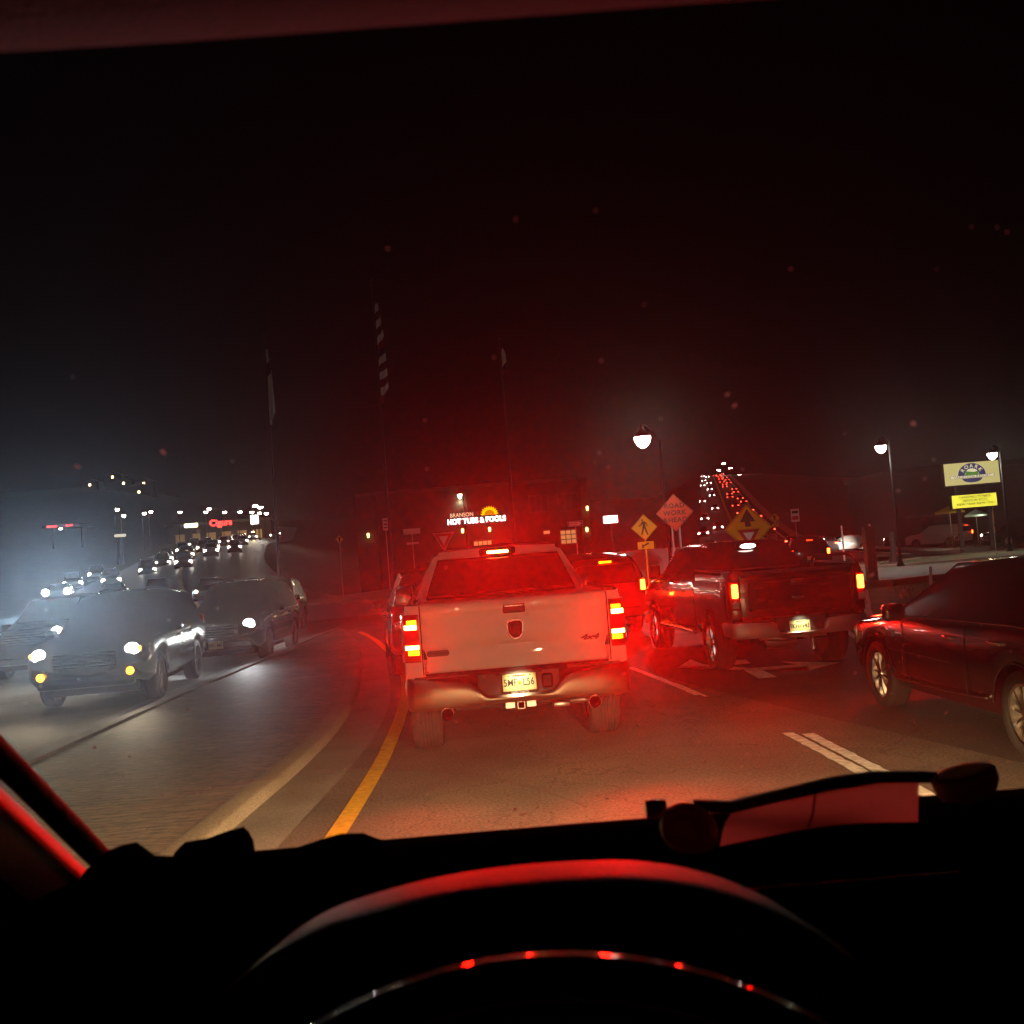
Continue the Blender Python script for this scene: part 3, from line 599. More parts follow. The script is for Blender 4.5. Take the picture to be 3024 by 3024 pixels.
        if ram:
            rows = [[(sx * .852, .10, z), (sx * .852, .042 + e, z), (sx * .93, .042 + e, z), (sx * .995, .078 + e, z), (sx * 1.018, .18, z), (sx * 1.012, .30, z), (sx * .95, .30, z)] for z, e in [(.945, .012), (.955, 0), (1.15, 0), (1.355, 0), (1.368, .012)]]
            tl = MB().loft(rows, True, True).build('tail_light', M['red_lens'], t, smooth=40)
            def bar(x0, x1, z0, z1, mm, nm):
                q = MB(); q.add([(sx * x0, .034, z0), (sx * .93, .034, z0), (sx * x1, .034 + (x1 - .93) * .5, z0 + .004), (sx * x1, .034 + (x1 - .93) * .5, z1 - .004), (sx * .93, .034, z1), (sx * x0, .034, z1)] + [(sx * x0, .044, z0), (sx * .93, .044, z0), (sx * x1, .044 + (x1 - .93) * .5, z0), (sx * x1, .044 + (x1 - .93) * .5, z1), (sx * .93, .044, z1), (sx * x0, .044, z1)],
                    [(0, 1, 4, 5), (1, 2, 3, 4)] + [(i, i + 6, (i + 1) % 6 + 6, (i + 1) % 6) for i in range(6)]); q.build(nm, M[mm], tl)
            bar(.872, .982, 1.236, 1.276, 'brake_hot', 'brake_element'); bar(.872, .958, 1.286, 1.318, 'brake_warm', 'brake_element')
            bar(.862, .982, 1.060, 1.096, 'brake_hot', 'brake_element'); bar(.862, .960, 1.010, 1.048, 'brake_warm', 'brake_element')
            lamp('SPOT', RAM_BRAKE * (.5 if sx < 0 else 1.1), RED, tl, (sx * .92, .0, 1.15), (R(-88), 0, 0), R(92), 1.0, .09)
        else:
            rows = [[(sx * .862, .10, z), (sx * .862, .03 + e, z), (sx * .95, .035 + e, z), (sx * .995, .07 + e, z), (sx * 1.008, .16, z), (sx * .95, .16, z)] for z, e in [(.93, .012), (.94, 0), (1.15, 0), (1.315, 0), (1.325, .012)]]
            tl = MB().loft(rows, True, True).build('tail_light', M['red_lens'], t, smooth=40)
            MB().box(min(sx * .875, sx * .965), max(sx * .875, sx * .965), .02, .034, 1.10, 1.285, .012, 2).build('brake_element', M['tail_hot'], tl)
            MB().box(min(sx * .875, sx * .965), max(sx * .875, sx * .965), .022, .034, .955, 1.04, .01, 2).build('reversing_element', M['clear_lens'], tl)
            lamp('SPOT', FORD_BRAKE, RED, tl, (sx * .92, -.02, 1.19), (R(-89), 0, 0), R(80), 1.0, .06)
    if ram:
        b3 = MB().box(-.115, .115, 2.012, 2.03, 1.868, 1.898, .008, 2).build('brake_element', M['brake_hot'], hb, smooth=40)
        lamp('SPOT', RAM_BRAKE * .75, RED, hb, (0, 1.97, 1.883), (R(-90), 0, 0), R(60), 1.0, .05)
    else:
        b3 = MB().lathe([(.001, -.008), (.09, -.008), (.125, .0), (.001, .006)], (0, 2.018, 1.785), 'y', 24); b3.v = [(x, y, 1.785 + (z - 1.785) * .28) for x, y, z in b3.v]; b3.build('cargo_lamp', M['head_far'], hb)
    # bumper
    if ram: bt = [(0, .605, .53, 0), (.27, .605, .53, 0), (.31, .62, .53, 0), (.40, .715, .53, .0), (.46, .745, .525, .0), (.75, .775, .515, .008), (.92, .80, .515, .03), (.985, .805, .52, .07), (1.01, .80, .53, .14), (1.012, .80, .54, .5)]
    else: bt = [(0, .585, .53, 0), (.30, .585, .53, 0), (.33, .60, .53, 0), (.36, .70, .53, .0), (.42, .735, .53, .0), (.75, .745, .53, .008), (.92, .75, .535, .03), (.985, .75, .54, .07), (1.01, .745, .55, .14), (1.012, .745, .56, .45)]
    rows = []
    for x, zt, zb, y in [(-a, b_, c, d) for a, b_, c, d in reversed(bt[1:])] + bt:
        sg = 1 if x >= 0 else -1
        if abs(x) > 1.005: off = [(-.08, 0, zt), (-.01, 0, zt - .005), (0, 0, zt - .04), (0, 0, (zt + zb) / 2), (-.005, 0, zb + .03), (-.02, 0, zb), (-.08, 0, zb)]; rows.append([(x + sg * a, y + b_, c) for a, b_, c in off])
        else:
            off = [(0, .09, zt), (0, .012, zt - .002), (0, 0, zt - .02), (0, -.006, (zt + zb) / 2 + .01), (0, .0, zb + .03), (0, .02, zb), (0, .09, zb)]; rows.append([(x, y + b_, c) for a, b_, c in off])
    bmp = MB().loft(rows, True, True).build('bumper', M['bronze_chrome' if ram else 'brushed'], t, smooth=45)
    for sx in (-1, 1): MB().box(min(sx * .44, sx * .92), max(sx * .44, sx * .92), .035, .10, .748 if not ram else .79, .762 if not ram else .812, .006, 1).build('step_pad', M['grey_plastic'], bmp)
    MB().box(-.37, .37, .05, .10, .585, .80, .01, 1).build('plate_recess', M['grey_plastic'], bmp)
    MB().box(-.82, .82, .085, .14, .60, .83).build('valance', M['under'], t)
    if ram:
        MB().box(.20, .30, .035, .055, .63, .76, .02, 2).build('socket_cover', M['black_plastic'], bmp)
        plate(t, 0.0, .035, .70, .30, .15, '5MF', 'L56', frame='DON VANCE')
        lamp('SPOT', 7.0, (1, .9, .5), bmp, (0, -.13, .83), (R(50), 0, 0), R(90), .8, .02)
        for sx in (-1, 1):
            MB().box(sx * .19 - .02, sx * .19 + .02, .03, .05, .772, .79, .004, 1).build('plate_lamp', M['black_plastic'], bmp)
            q = MB(); q.tube([(sx * .655, .01, .478), (sx * .655, .35, .49)], .058, 22, False); q.build('exhaust_tip', M['chrome'], t, smooth=60)
            q = MB(); q.lathe([(.056, .06), (.059, .0), (.061, -.008), (.057, -.013), (.051, -.008), (.049, .02), (.049, .16)], (sx * .655, .0, .478), 'y', 24, False); tpl = q.build('tip_lip', M['chrome'], t, smooth=40); MB().lathe([(.0485, .10), (.001, .10)], (sx * .655, 0, .478), 'y', 20, False).build('bore_shade', M['hollow_shade'], tpl)  # black disc paints the darkness inside the tip
        e = MB(); e.tube([(.62, .25, .47), (.42, .3, .46), (.34, .45, .47)], .03, 8); e.build('exhaust_pipe', M['steel'], t, smooth=50); MB().box(.30, .46, .2, .3, .425, .475, .01, 1).build('exhaust_hanger', M['steel'], t, smooth=50); MB().box(-.60, -.3, .2, .26, .50, .53, .008, 1).build('cross_bracket', M['steel'], t, smooth=50)
        e = MB(); e.box(-.04, .04, .02, .2, .46, .54, .008, 1); e.build('hitch_receiver', M['steel'], t); MB().box(-.027, .027, .012, .03, .473, .527).build('receiver_shade', M['hollow_shade'], t)  # black block paints a shaded hollow onto the solid receiver
        
        for sx in (-1, 1): MB().box(sx * .095 - .045, sx * .095 + .045, .06, .1, .47, .535, .005, 1).build('hitch_bracket', M['steel'], t)
        for sx in (-1, 1): MB().tube([(sx * .837, .052, .83), (sx * .837, .05, 1.1), (sx * .837, .048, 1.44)], .005, 5).build('panel_gap', M['under'], t)
        # handle, emblem, badges
        h = MB().box(-.10, .10, .012, .05, 1.315, 1.40, .015, 2).build('tailgate_handle', M['black_plastic'], tg, smooth=40); MB().box(-.085, .085, .004, .02, 1.372, 1.395, .006, 2).build('handle_lip', M['chrome'], h, smooth=40)
        sh = [(-.075, .055), (-.06, .085), (0, .095), (.06, .085), (.075, .055), (.07, -.03), (.045, -.07), (0, -.09), (-.045, -.07), (-.07, -.03)]
        em = MB().prism([(a, 1.165 + b_) for a, b_ in sh], .030, .05).build('emblem', M['dark_chrome'], tg)
        MB().prism([(a * .84, 1.167 + b_ * .84) for a, b_ in sh], .026, .032).build('emblem_field', M['under'], em)
        q = MB(); q.prism([(-.016, 1.165 + .05), (.016, 1.165 + .05), (.022, 1.165), (.012, 1.165 - .055), (-.012, 1.165 - .055), (-.022, 1.165)], .020, .028)
        for sx in (-1, 1): q.tube([(sx * .014, .024, 1.215), (sx * .045, .024, 1.215), (sx * .055, .024, 1.175), (sx * .042, .024, 1.135), (sx * .03, .024, 1.14)], [.012, .012, .010, .007, .003], 8)
        q.build('ram_head', M['black_plastic'], em, smooth=50)
        text('4x4', .062, M['plate_dark'], tg, (.655, .046, 1.045), ext=.004, name='badge', sx=1.7, bold=.003, shear=.3)
        bd = MB().prism([(-.10, .012), (-.085, .026), (.085, .026), (.10, .012), (.10, -.012), (.085, -.026), (-.085, -.026), (-.10, -.012)], .0, .006).build('badge', M['grey_plastic'], tg, None, (-.70, .050, 1.01)); text('LONGHORN', .024, M['plate_dark'], bd, (0, -.003, 0), ext=.001, sx=1.3, bold=.0008)
    else:
        plate(t, -.02, .03, .655, .30, .15, '9KH', 'V43')
        lamp('SPOT', 5.0, (1, .9, .6), bmp, (0, -.13, .79), (R(50), 0, 0), R(90), .8, .02)
        h = MB().box(-.10, .10, .018, .05, 1.22, 1.30, .015, 2).build('tailgate_handle', M['black_plastic'], tg, smooth=40); MB().box(-.085, .085, .010, .024, 1.262, 1.29, .006, 2).build('handle_lip', M['chrome'], h, smooth=40)
        em = MB().lathe([(.001, -.006), (.085, -.004), (.095, .0), (.098, .01)], (0, .046, 1.06), 'y', 28); em.v = [(x, y, 1.06 + (z - 1.06) * .42) for x, y, z in em.v]; em.build('emblem', M['chrome'], tg, smooth=40)
        e = MB(); e.tube([(-.45, .45, .50), (-.2, .35, .47), (.02, .40, .47), (.1, .7, .5)], .045, 10); e.build('exhaust_pipe', M['steel'], t, smooth=50); MB().lathe([(.001, -.25), (.10, -.23), (.11, 0), (.10, .23), (.001, .25)], (-.15, .55, .42), 'x', 16).build('muffler', M['steel'], t, smooth=50)
        MB().box(-.5, .5, .35, .42, .46, .53, .01, 1).build('hitch_bar', M['steel'], t); MB().box(.12, .2, .10, .347, .46, .53, .008, 1).build('hitch_receiver', M['steel'], t)
        tbl = MB().lathe([(.001, -.03), (.03, -.02), (.03, .02), (.001, .03)], (.16, .06, .345), 'z', 12).build('tow_ball', M['chrome'], t, smooth=60); MB().tube([(.16, .06, .47), (.16, .06, .36)], .018, 8).build('ball_shank', M['chrome'], tbl, smooth=60)
        e = MB(); e.tube([(.30, .2, 1.46), (.32, .2, 1.56), (.40, .2, 1.585), (.82, .2, 1.585), (.9, .2, 1.55), (.93, .2, 1.46)], .022, 10); e.build('bed_bar', M['black_plastic'], t, smooth=60)
    MB().box(-.6, .6, .5, 5.4, .42, .52, .02, 1).build('chassis', M['under'], t)
    MB().tube([(-.72, 1.18, .42), (-.2, 1.18, .42), (-.14, 1.18, .42), (0, 1.18, .42), (.14, 1.18, .42), (.2, 1.18, .42), (.72, 1.18, .42)], [.05, .05, .11, .15, .11, .05, .05], 12).build('rear_axle', M['under'], t, smooth=60)
    for ya in (1.18, 4.88):
        for sx in (-1, 1): wheel(t, sx * .865, ya, .415, .30, sx, 6, 'chrome')
    MB().box(-.8, .8, 5.70, 5.83, .62, 1.08, .03, 2).build('grille', M['chrome'], t, smooth=40)
    for sx in (-1, 1): MB().box(sx * .80 - .14, sx * .80 + .14, 5.66, 5.80, .90, 1.08, .03, 2).build('headlight', M['clear_lens'], t, smooth=40)
    MB().box(-.98, .98, 5.74, 5.92, .42, .64, .05, 2).build('front_bumper', M['chrome'], t, smooth=40)
    return t
mat('tail_hot', (.3, .01, .01), .4, emit=(1, .075, .006), estr=40)
CARS = {
 'sedan': dict(tab=[(0, .80, .48, .84, .66, 1.00), (.06, .88, .36, .90, .72, 1.05), (.62, .92, .30, .97, .72, 1.11), (1.25, .925, .27, .98, .60, 1.41), (1.95, .925, .26, .965, .60, 1.465), (2.6, .925, .26, .955, .60, 1.44), (3.52, .92, .26, .935, .70, 1.03), (4.42, .89, .28, .83, .66, .90), (4.74, .80, .34, .70, .58, .77), (4.83, .68, .42, .60, .5, .66)], ax=(1.0, 3.83), r=.335, wx=.80, wsB=3.46, wsT=2.65, rwB=.70, rwT=1.22, win=[(1.05, 1.80, 1.42, 1.80), (1.86, 3.17, 1.86, 2.68)], zh=.70, zt=.93, nose=4.80),
 'suv': dict(tab=[(0, .84, .52, 1.02, .66, 1.50), (.05, .90, .44, 1.06, .66, 1.58), (.35, .93, .36, 1.08, .66, 1.69), (1.6, .935, .32, 1.075, .66, 1.75), (2.7, .935, .32, 1.06, .64, 1.72), (3.60, .93, .32, 1.04, .74, 1.13), (4.35, .92, .34, .99, .74, 1.07), (4.66, .87, .42, .90, .66, .99), (4.76, .78, .5, .75, .58, .85)], ax=(.98, 3.78), r=.37, wx=.80, wsB=3.50, wsT=2.78, rwB=.02, rwT=.30, win=[(.45, 1.25, .62, 1.22), (1.32, 2.15, 1.32, 2.12), (2.22, 3.25, 2.22, 2.72)], zh=.84, zt=1.02, nose=4.70),
}
def car(name, label, kind, paint, loc, rz, cat='car', group=None, detail=True, head=None, tail=None, amber=None, hspot=0, hcol=(1, .9, .75), tspot=0, b3=None, lz=None, plate_txt=None, rim='alloy', spokes=10, rack=False, fog=None, mirrors=True, lr=.1):
    S = CARS[kind]; t = thing(name, label, cat, loc, rz, group); tab = S['tab']; P = M[paint]
    rings = body_rings(tab, S['ax'], S['r'] + .06, S['r'])
    MB().loft(rings, True, True).build('body', P, t, smooth=42)
    def sp(y, f, sx):
        hw, zl, belt, hwt, zt = interp(tab, y); x0, z0, x1, z1 = hw * .955, belt, hwt, zt - .05
        return (sx * (x0 + (x1 - x0) * f), y, z0 + (z1 - z0) * f)
    for sx in (-1, 1):
        for (a, b_, a2, b2) in S['win']:
            q = [sp(a, .07, sx), sp(b_, .07, sx), sp(b2, .9, sx), sp(a2, .9, sx)]
            panel(q[::-1] if sx > 0 else q, 'side_window', M['glass_dark'], t, .014)
    def tp(y, sx):
        hw, zl, belt, hwt, zt = interp(tab, y); return (sx * hwt * .86, y, zt)
    q = [tp(S['wsB'], 1), tp(S['wsB'], -1), tp(S['wsT'], -1), tp(S['wsT'], 1)]; panel(q, 'windscreen', M['glass_dark'], t, .024, .02)
    q = [tp(S['rwB'], -1), tp(S['rwB'], 1), tp(S['rwT'], 1), tp(S['rwT'], -1)]
    if kind == 'suv': q = [(-.70, .0, 1.1), (.70, .0, 1.1), (.60, .02, 1.50), (-.60, .02, 1.50)]
    panel(q, 'rear_window', M['glass_dark'], t, .024, .02)
    ny = tab[-1][0]; zh = S['zh'] if lz is None else lz; zt_ = S['zt']
    if detail:
        g = MB().box(-.48, .48, ny - .12, ny + .02, zh - .22, zh + .02, .03, 2).build('grille', M['black_plastic'], t, smooth=40)
        for k in range(4): MB().box(-.46, .46, ny + .012, ny + .03, zh - .19 + k * .052, zh - .175 + k * .052).build('grille_bar', M['chrome'], g)
        MB().box(-.72, .72, ny - .14, ny + .04, .34, .50, .05, 2).build('bumper', P, t, smooth=40)
        MB().box(-.72, .72, -.04, .16, .40, .60, .05, 2).build('bumper', P, t, smooth=40)
        for sx in (-1, 1):
            if mirrors:
                mm = MB().box(sx * 1.02 - .10, sx * 1.02 + .10, S['win'][-1][1] - .22, S['win'][-1][1] - .10, interp(tab, S['win'][-1][1])[2] - .01, interp(tab, S['win'][-1][1])[2] + .15, .04, 3).build('wing_mirror', P, t, smooth=50)
            for (a, b_, a2, b2) in S['win'][-2:]:
                yy = a + .12; hw = interp(tab, yy)[0]
                MB().box(min(sx * (hw - .02), sx * (hw + .025)), max(sx * (hw - .02), sx * (hw + .025)), yy, yy + .2, interp(tab, yy)[2] - .14, interp(tab, yy)[2] - .11, .008, 2).build('door_handle', M['chrome'], t, smooth=50)
    for sx in (-1, 1):
        hwn = interp(tab, S['nose'] - .12)[0]
        for ya in S['ax']: wheel(t, sx * S['wx'], ya, S['r'], .225, sx, spokes, rim, .70, detail)
        m_ = head or 'clear_lens'
        hx = hwn * .78
        hd = MB().box(sx * hx - .15, sx * hx + .15, ny - .30, ny - .055, zh - .06, zh + .065, .03, 2).build('headlight', M['clear_lens'], t, smooth=40)
        if head:
            q = MB().lathe([(.001, .035), (lr * .7, .03), (lr, .0), (lr, -.05)], (sx * hx, ny - .05, zh), 'y', 16); q.build('bulb_lens', M[head], hd, smooth=50)  # lens disc oversized, the lamp's glare bloom put into its shape
        if amber: MB().box(sx * hx + sx * .10 - .035, sx * hx + sx * .10 + .035, ny - .2, ny - .035, zh - .01, zh + .045, .012, 2).build('indicator', M['amber_on'], hd, smooth=40)
        if fog: MB().lathe([(.001, .03), (.05, .025), (.055, 0), (.055, -.05)], (sx * .66, ny + .01, .55), 'y', 14).build('fog_light', M[fog], t, smooth=50)
        if hspot: lamp('SPOT', hspot, hcol, hd, (sx * hx, ny + .06, zh), (R(90 - 1.2), 0, 0), R(84), 1.0, .06)
        tw = .11 if kind == 'suv' else .16
        tz0, tz1 = (zt_ - .14, zt_ + .16) if kind == 'suv' else (zt_ - .13, zt_ - .01)
        tx = interp(tab, .05)[0] * .86
        tl = MB().box(sx * tx - tw, sx * tx + tw * .7, -.035, .12, tz0, tz1, .025, 2).build('tail_light', M[tail] if tail and not detail else M['red_lens'], t, smooth=40)
        if tail and detail: MB().box(sx * tx - tw * .6, sx * tx + tw * .35, -.045, .0, tz0 + .05, tz1 - .03, .015, 2).build('brake_element', M[tail], tl, smooth=40)
        if tspot: lamp('SPOT', tspot, RED, tl, (sx * tx, -.08, (tz0 + tz1) / 2), (R(-89), 0, 0), R(110), 1, .05)
    if b3:
        zz = 1.55 if kind == 'suv' else 1.10; MB().box(-.13, .13, -.03 if kind == 'suv' else .80, .03 if kind == 'suv' else .86, zz, zz + .035, .01, 2).build('brake_lamp', M[b3], t)
    if plate_txt:
        if plate_txt[2] < 0: plate(t, 0, -.05, .78, .30, .15, plate_txt[0], plate_txt[1], -1)
        else: plate(t, 0, ny + .05, .46, .30, .15, plate_txt[0], plate_txt[1], 1)
    if rack:
        for sx in (-1, 1): MB().tube([(sx * .62, .6, 1.75), (sx * .62, .65, 1.80), (sx * .62, 2.4, 1.80), (sx * .62, 2.5, 1.745)], .018, 6).build('roof_rail', M['chrome'], t, smooth=60)
        MB().box(-.62, .62, 1.9, 1.96, 1.79, 1.815, .008, 1).build('roof_bar', M['chrome'], t); MB().box(-.62, .62, .9, .96, 1.79, 1.815, .008, 1).build('roof_bar', M['chrome'], t)
    MB().box(-.7, .7, .4, ny - .4, .2, .36, .02, 1).build('underbody', M['under'], t)
    return t

PI = math.pi
ram = pickup('pickup_truck', 'white four-wheel-drive pickup with lit brake lights stopped directly ahead', 'pearl', (-.05, 9.12, 0), R(4.0), True)
ford = pickup('pickup_truck', 'black pickup with chrome bumper in the lane right of the white pickup', 'black_paint', (3.66, 13.45, 0), R(4.5), False); ford.scale = (.92, 1, .955)
sed = car('sedan', 'black sedan with bright multi-spoke wheels entering the frame at lower right', 'sedan', 'maroon', (4.60, 6.72, 0), R(1.5), spokes=10, rim='alloy')
# chrome strips on the flank of the near sedan
for sx in (-1, 1):
    MB().tube([(sx * .925, .55, .985), (sx * .905, 1.0, 1.0), (sx * .90, 2.0, .985), (sx * .895, 2.9, .965), (sx * .89, 3.3, .955)], .008, 6).build('window_trim', M['chrome'], sed, smooth=60)
    MB().tube([(sx * .928, 1.5, .40), (sx * .935, 2.2, .37), (sx * .928, 3.3, .36)], .012, 6).build('sill_trim', M['chrome'], sed, smooth=60)
    for yy in (1.83, 3.12): MB().tube([(sx * .928, yy, .36), (sx * .931, yy - .02, .7), (sx * .905, yy, .96)], .0035, 5).build('door_gap', M['under'], sed)
    MB().box(min(sx * .90, sx * .93), max(sx * .90, sx * .93), 3.32, 3.44, .74, .82, .008, 1).build('side_vent', M['chrome'], sed)
    # wheel-arch lips
    for ya in CARS['sedan']['ax']:
        hw = .925; MB().tube([(sx * hw, ya + .40 * math.cos(a), .335 + .39 * math.sin(a)) for a in frange(.12, PI - .12, 16)], .010, 6).build('arch_lip', M['maroon'], sed, smooth=60)
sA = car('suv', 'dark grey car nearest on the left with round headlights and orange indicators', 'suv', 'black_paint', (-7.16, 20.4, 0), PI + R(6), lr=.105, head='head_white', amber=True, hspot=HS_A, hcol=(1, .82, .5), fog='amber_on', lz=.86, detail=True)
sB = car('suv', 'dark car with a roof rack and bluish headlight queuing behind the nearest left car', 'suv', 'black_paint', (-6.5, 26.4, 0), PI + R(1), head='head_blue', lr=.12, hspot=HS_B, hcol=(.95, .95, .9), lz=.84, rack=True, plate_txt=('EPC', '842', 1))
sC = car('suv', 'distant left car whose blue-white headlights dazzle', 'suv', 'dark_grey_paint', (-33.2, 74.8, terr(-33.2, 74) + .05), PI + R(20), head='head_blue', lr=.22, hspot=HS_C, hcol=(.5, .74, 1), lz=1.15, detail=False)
sD = car('suv', 'grey car at the far left edge with squarish lit headlight and amber corner lamp', 'suv', 'dark_grey_paint', (-11.0, 26.8, 0), PI + R(4), head='head_white', amber=True, hspot=HS_D, hcol=(1, .8, .5), lz=1.0)
sE = car('suv', 'third car of the left queue, one warm headlight showing past the roof rack', 'suv', 'black_paint', (-8.05, 34.9, 0), PI + R(3), head='head_white', amber=True, hspot=HS_A * .4, lz=1.0, fog='head_far')
car('suv', 'car with two white headlights behind the nearest left car', 'suv', 'silver_paint', (-24.6, 71, terr(-24, 68) + .05), PI + R(14), head='head_far', lz=.85, detail=False)
car('sedan', 'car with amber-tinted headlights left of the white-headlight car', 'sedan', 'dark_grey_paint', (-29.6, 76, terr(-29, 74) + .05), PI + R(16), head='head_far', amber=True, detail=False)
car('sedan', 'small car with white headlights showing just left of the roof-rack car', 'sedan', 'silver_paint', (-18.9, 64, terr(-18, 62) + .05), PI + R(12), head='head_far', detail=False)
sF = car('suv', 'dark red car with pale bumper just left of and ahead of the white pickup', 'suv', 'dark_grey_paint', (-1.15, 16.4, 0), R(9), tail=None, lz=.9)
MB().box(-.86, .86, -.16, .0, .80, .95, .05, 3).build('step_bumper', M['chrome'], sF, smooth=45)
car('suv', 'dark car with a glowing high brake light ahead between the two pickups', 'suv', 'red_car', (1.85, 21.4, 0), R(9), tail='tail_hot', tspot=20, b3='brake_warm')
car('suv', 'farther car ahead of the white pickup with an amber roof light', 'suv', 'black_paint', (2.3, 30, 0), R(14), tail='tail_on', b3='brake_warm', detail=False)
car('suv', 'white car crossing beyond the walking-man sign', 'suv', 'silver_paint', (3.2, 37.5, 0), R(-80), tail='tail_on', detail=False)
car('suv', 'dark car with red lights and yellow plate right of the yield-ahead sign', 'suv', 'black_paint', (12.9, 45, 0), R(-12), tail='tail_hot', tspot=8, b3='tail_on', plate_txt=('KC1', 'T44', -1))
car('suv', 'car with an amber beacon hidden behind the black pickup cab', 'suv', 'silver_paint', (8.75, 40, 0), R(-10), tail='tail_hot', b3='brake_warm', detail=False)
car('sedan', 'car with red tail lights at the foot of the hill road', 'sedan', 'black_paint', (14.6, 56, 0), R(-11), tail='tail_hot', b3='tail_far', detail=False)
car('sedan', 'dark sedan crossing with bluish lights behind the pickup roof', 'sedan', 'black_paint', (7.6, 50, 0), R(75), head='head_blue', detail=False)
car('sedan', 'dark sedan circling behind the one way sign', 'sedan', 'black_paint', (1.4, 46.5, 0), R(82), tail='tail_on', detail=False)
car('sedan', 'white sedan seen side-on beyond the wooden post', 'sedan', 'white_car', (31.9, 92, .03), R(90), head='amber_on', spokes=8)
car('suv', 'dark maroon car behind the slim post, headlights to the left', 'suv', 'maroon', (35.2, 84.2, .03), R(50), head='head_far', tail='tail_on', hspot=3200)
car('suv', 'silver hatchback with lit brake lights below the readerboard sign', 'suv', 'silver_paint', (34.6, 78.6, .03), R(38), tail='tail_hot', b3='tail_on')
car('suv', 'black car with bright wheel at the far right edge of the forecourt', 'suv', 'black_paint', (34.4, 64.6, .03), R(88), head='head_far', amber=True, hspot=90, rim='chrome', spokes=6)
# ------------------------------------------------------------------ signs
def diamond(parent, c, d, m, border='sign_black', name='face'):
    x, y, z = c; h = d / 2; rr = d * .035
    def dia(h_): 
        out = []
        for (a, b_) in ((0, 1), (1, 0), (0, -1), (-1, 0)):
            nx_, nz_ = -b_, a
            out += [(x + (a * (h_ - rr)) - (nx_ * rr * .6) * 1, z + b_ * (h_ - rr) - nz_ * rr * .6), (x + a * (h_ - rr * .5), z + b_ * (h_ - rr * .5)), (x + a * (h_ - rr) + nx_ * rr * .6, z + b_ * (h_ - rr) + nz_ * rr * .6)]
        out.sort(key=lambda p: math.atan2(p[1] - z, p[0] - x)); return out
    f = MB().prism(dia(h), y - .004, y + .004).build(name, M[m], parent)
    o1, o2 = dia(h * .965), dia(h * .93); q = MB(); k = len(o1)
    q.add([(a, y - .0065, b_) for a, b_ in o1] + [(a, y - .0065, b_) for a, b_ in o2], [(i, (i + 1) % k, (i + 1) % k + k, i + k) for i in range(k)])
    q.build('border', M[border], f); return f
def post(parent, x, y, z0, z1, m='galv', w=.05):
    q = MB(); q.box(x - w / 2, x + w / 2, y + .01, y + .01 + w * .7, z0, z1); return q.build('post', M[m], parent)
def flat(parent, polys, y, m, name):
    q = MB()
    for p in polys: q.prism(p, y - .002, y + .002)
    return q.build(name, M[m], parent)
def sheet_glyph(parent, polys, c, s, y, m, name):
    return flat(parent, [[(c[0] + a * s, c[1] + b_ * s) for a, b_ in p] for p in polys], y, m, name)
WALK = [[(.0 + .075 * math.cos(a) - .12, .62 + .075 * math.sin(a)) for a in frange(0, 5.76, 12)],
        [(-.17, .50), (-.04, .54), (.08, .49), (.10, .12), (.0, .05), (-.12, .12), (-.12, .36)],
        [(-.17, .50), (-.12, .36), (-.22, .22), (-.42, .12), (-.45, .19), (-.27, .30)],
        [(.08, .49), (.20, .40), (.27, .16), (.20, .13), (.14, .33), (.06, .36)],
        [(-.12, .14), (.0, .07), (-.08, -.22), (-.20, -.56), (-.31, -.53), (-.20, -.2)],
        [(.0, .07), (.10, .14), (.17, -.18), (.28, -.52), (.18, -.57), (.06, -.24), (-.01, -.05)]]
ARROW_DL = [[(-.42, -.22), (-.16, -.26), (-.22, -.10), (.36, .14), (.28, .30), (-.28, .05), (-.36, .18)]]
def ped_sign(label, x, y, z, d, zb, py):
    t = thing('crossing_sign', label, 'road sign', (x, y, zb))
    f = diamond(t, (0, 0, z - zb), d, 'sign_yellow'); sheet_glyph(f, WALK, (0, z - zb - d * .02), d * .47, -.008, 'sign_black', 'walking_figure')
    pl = MB().box(-d * .30, d * .30, -.004, .004, z - zb - d * .80, z - zb - d * .52, .003, 1).build('arrow_plaque', M['sign_yellow'], t); sheet_glyph(pl, ARROW_DL, (0, z - zb - d * .66), d * .36, -.008, 'sign_black', 'arrow')
    post(t, 0, 0, 0, z - zb + d * .3, py); return t
ped_sign('yellow walking-man diamond sign with arrow plaque between the two pickups', 4.46, 35, 2.49, .93, 0, 'sign_yellow')
ped_sign('small distant walking-man diamond sign left of the pale square sign', 20.4, 80, 3.30, .85, 0, 'galv')
t = thing('roadwork_sign', 'orange diamond sign reading ROAD WORK AHEAD', 'road sign', (5.22, 33, 0), R(-2))
f = diamond(t, (0, 0, 2.85), 1.24, 'sign_orange')
for k, s_ in enumerate(('ROAD', 'WORK', 'AHEAD')): text(s_, .22, M['sign_black'], f, (0, -.008, 3.07 - .23 * k), ext=.001, bold=.006, sp=1.12)
post(t, -.12, 0, 0, 2.7, w=.05); post(t, .12, 0, 0, 2.7, w=.05)
t = thing('yield_ahead_sign', 'yellow diamond sign with arrow over a red and white yield symbol', 'road sign', (8.22, 36, 0), R(-3))
f = diamond(t, (0, 0, 2.2), 1.72, 'sign_yellow')
ya = lambda pts: [(a * 1.32, 2.2 + (b_ - 2.08) * 1.32) for a, b_ in pts]
flat(f, [ya([(-.20, 2.25), (-.075, 2.25), (-.075, 2.12), (.075, 2.12), (.075, 2.25), (.20, 2.25), (0, 2.60)])], -.008, 'sign_black', 'arrow')
flat(f, [ya([(-.30, 2.05), (.30, 2.05), (0, 1.56)])], -.008, 'sign_red', 'yield_triangle'); flat(f, [ya([(-.15, 1.965), (.15, 1.965), (0, 1.72)])], -.013, 'sign_white', 'yield_centre')
post(t, 0, 0, 0, 2.5)
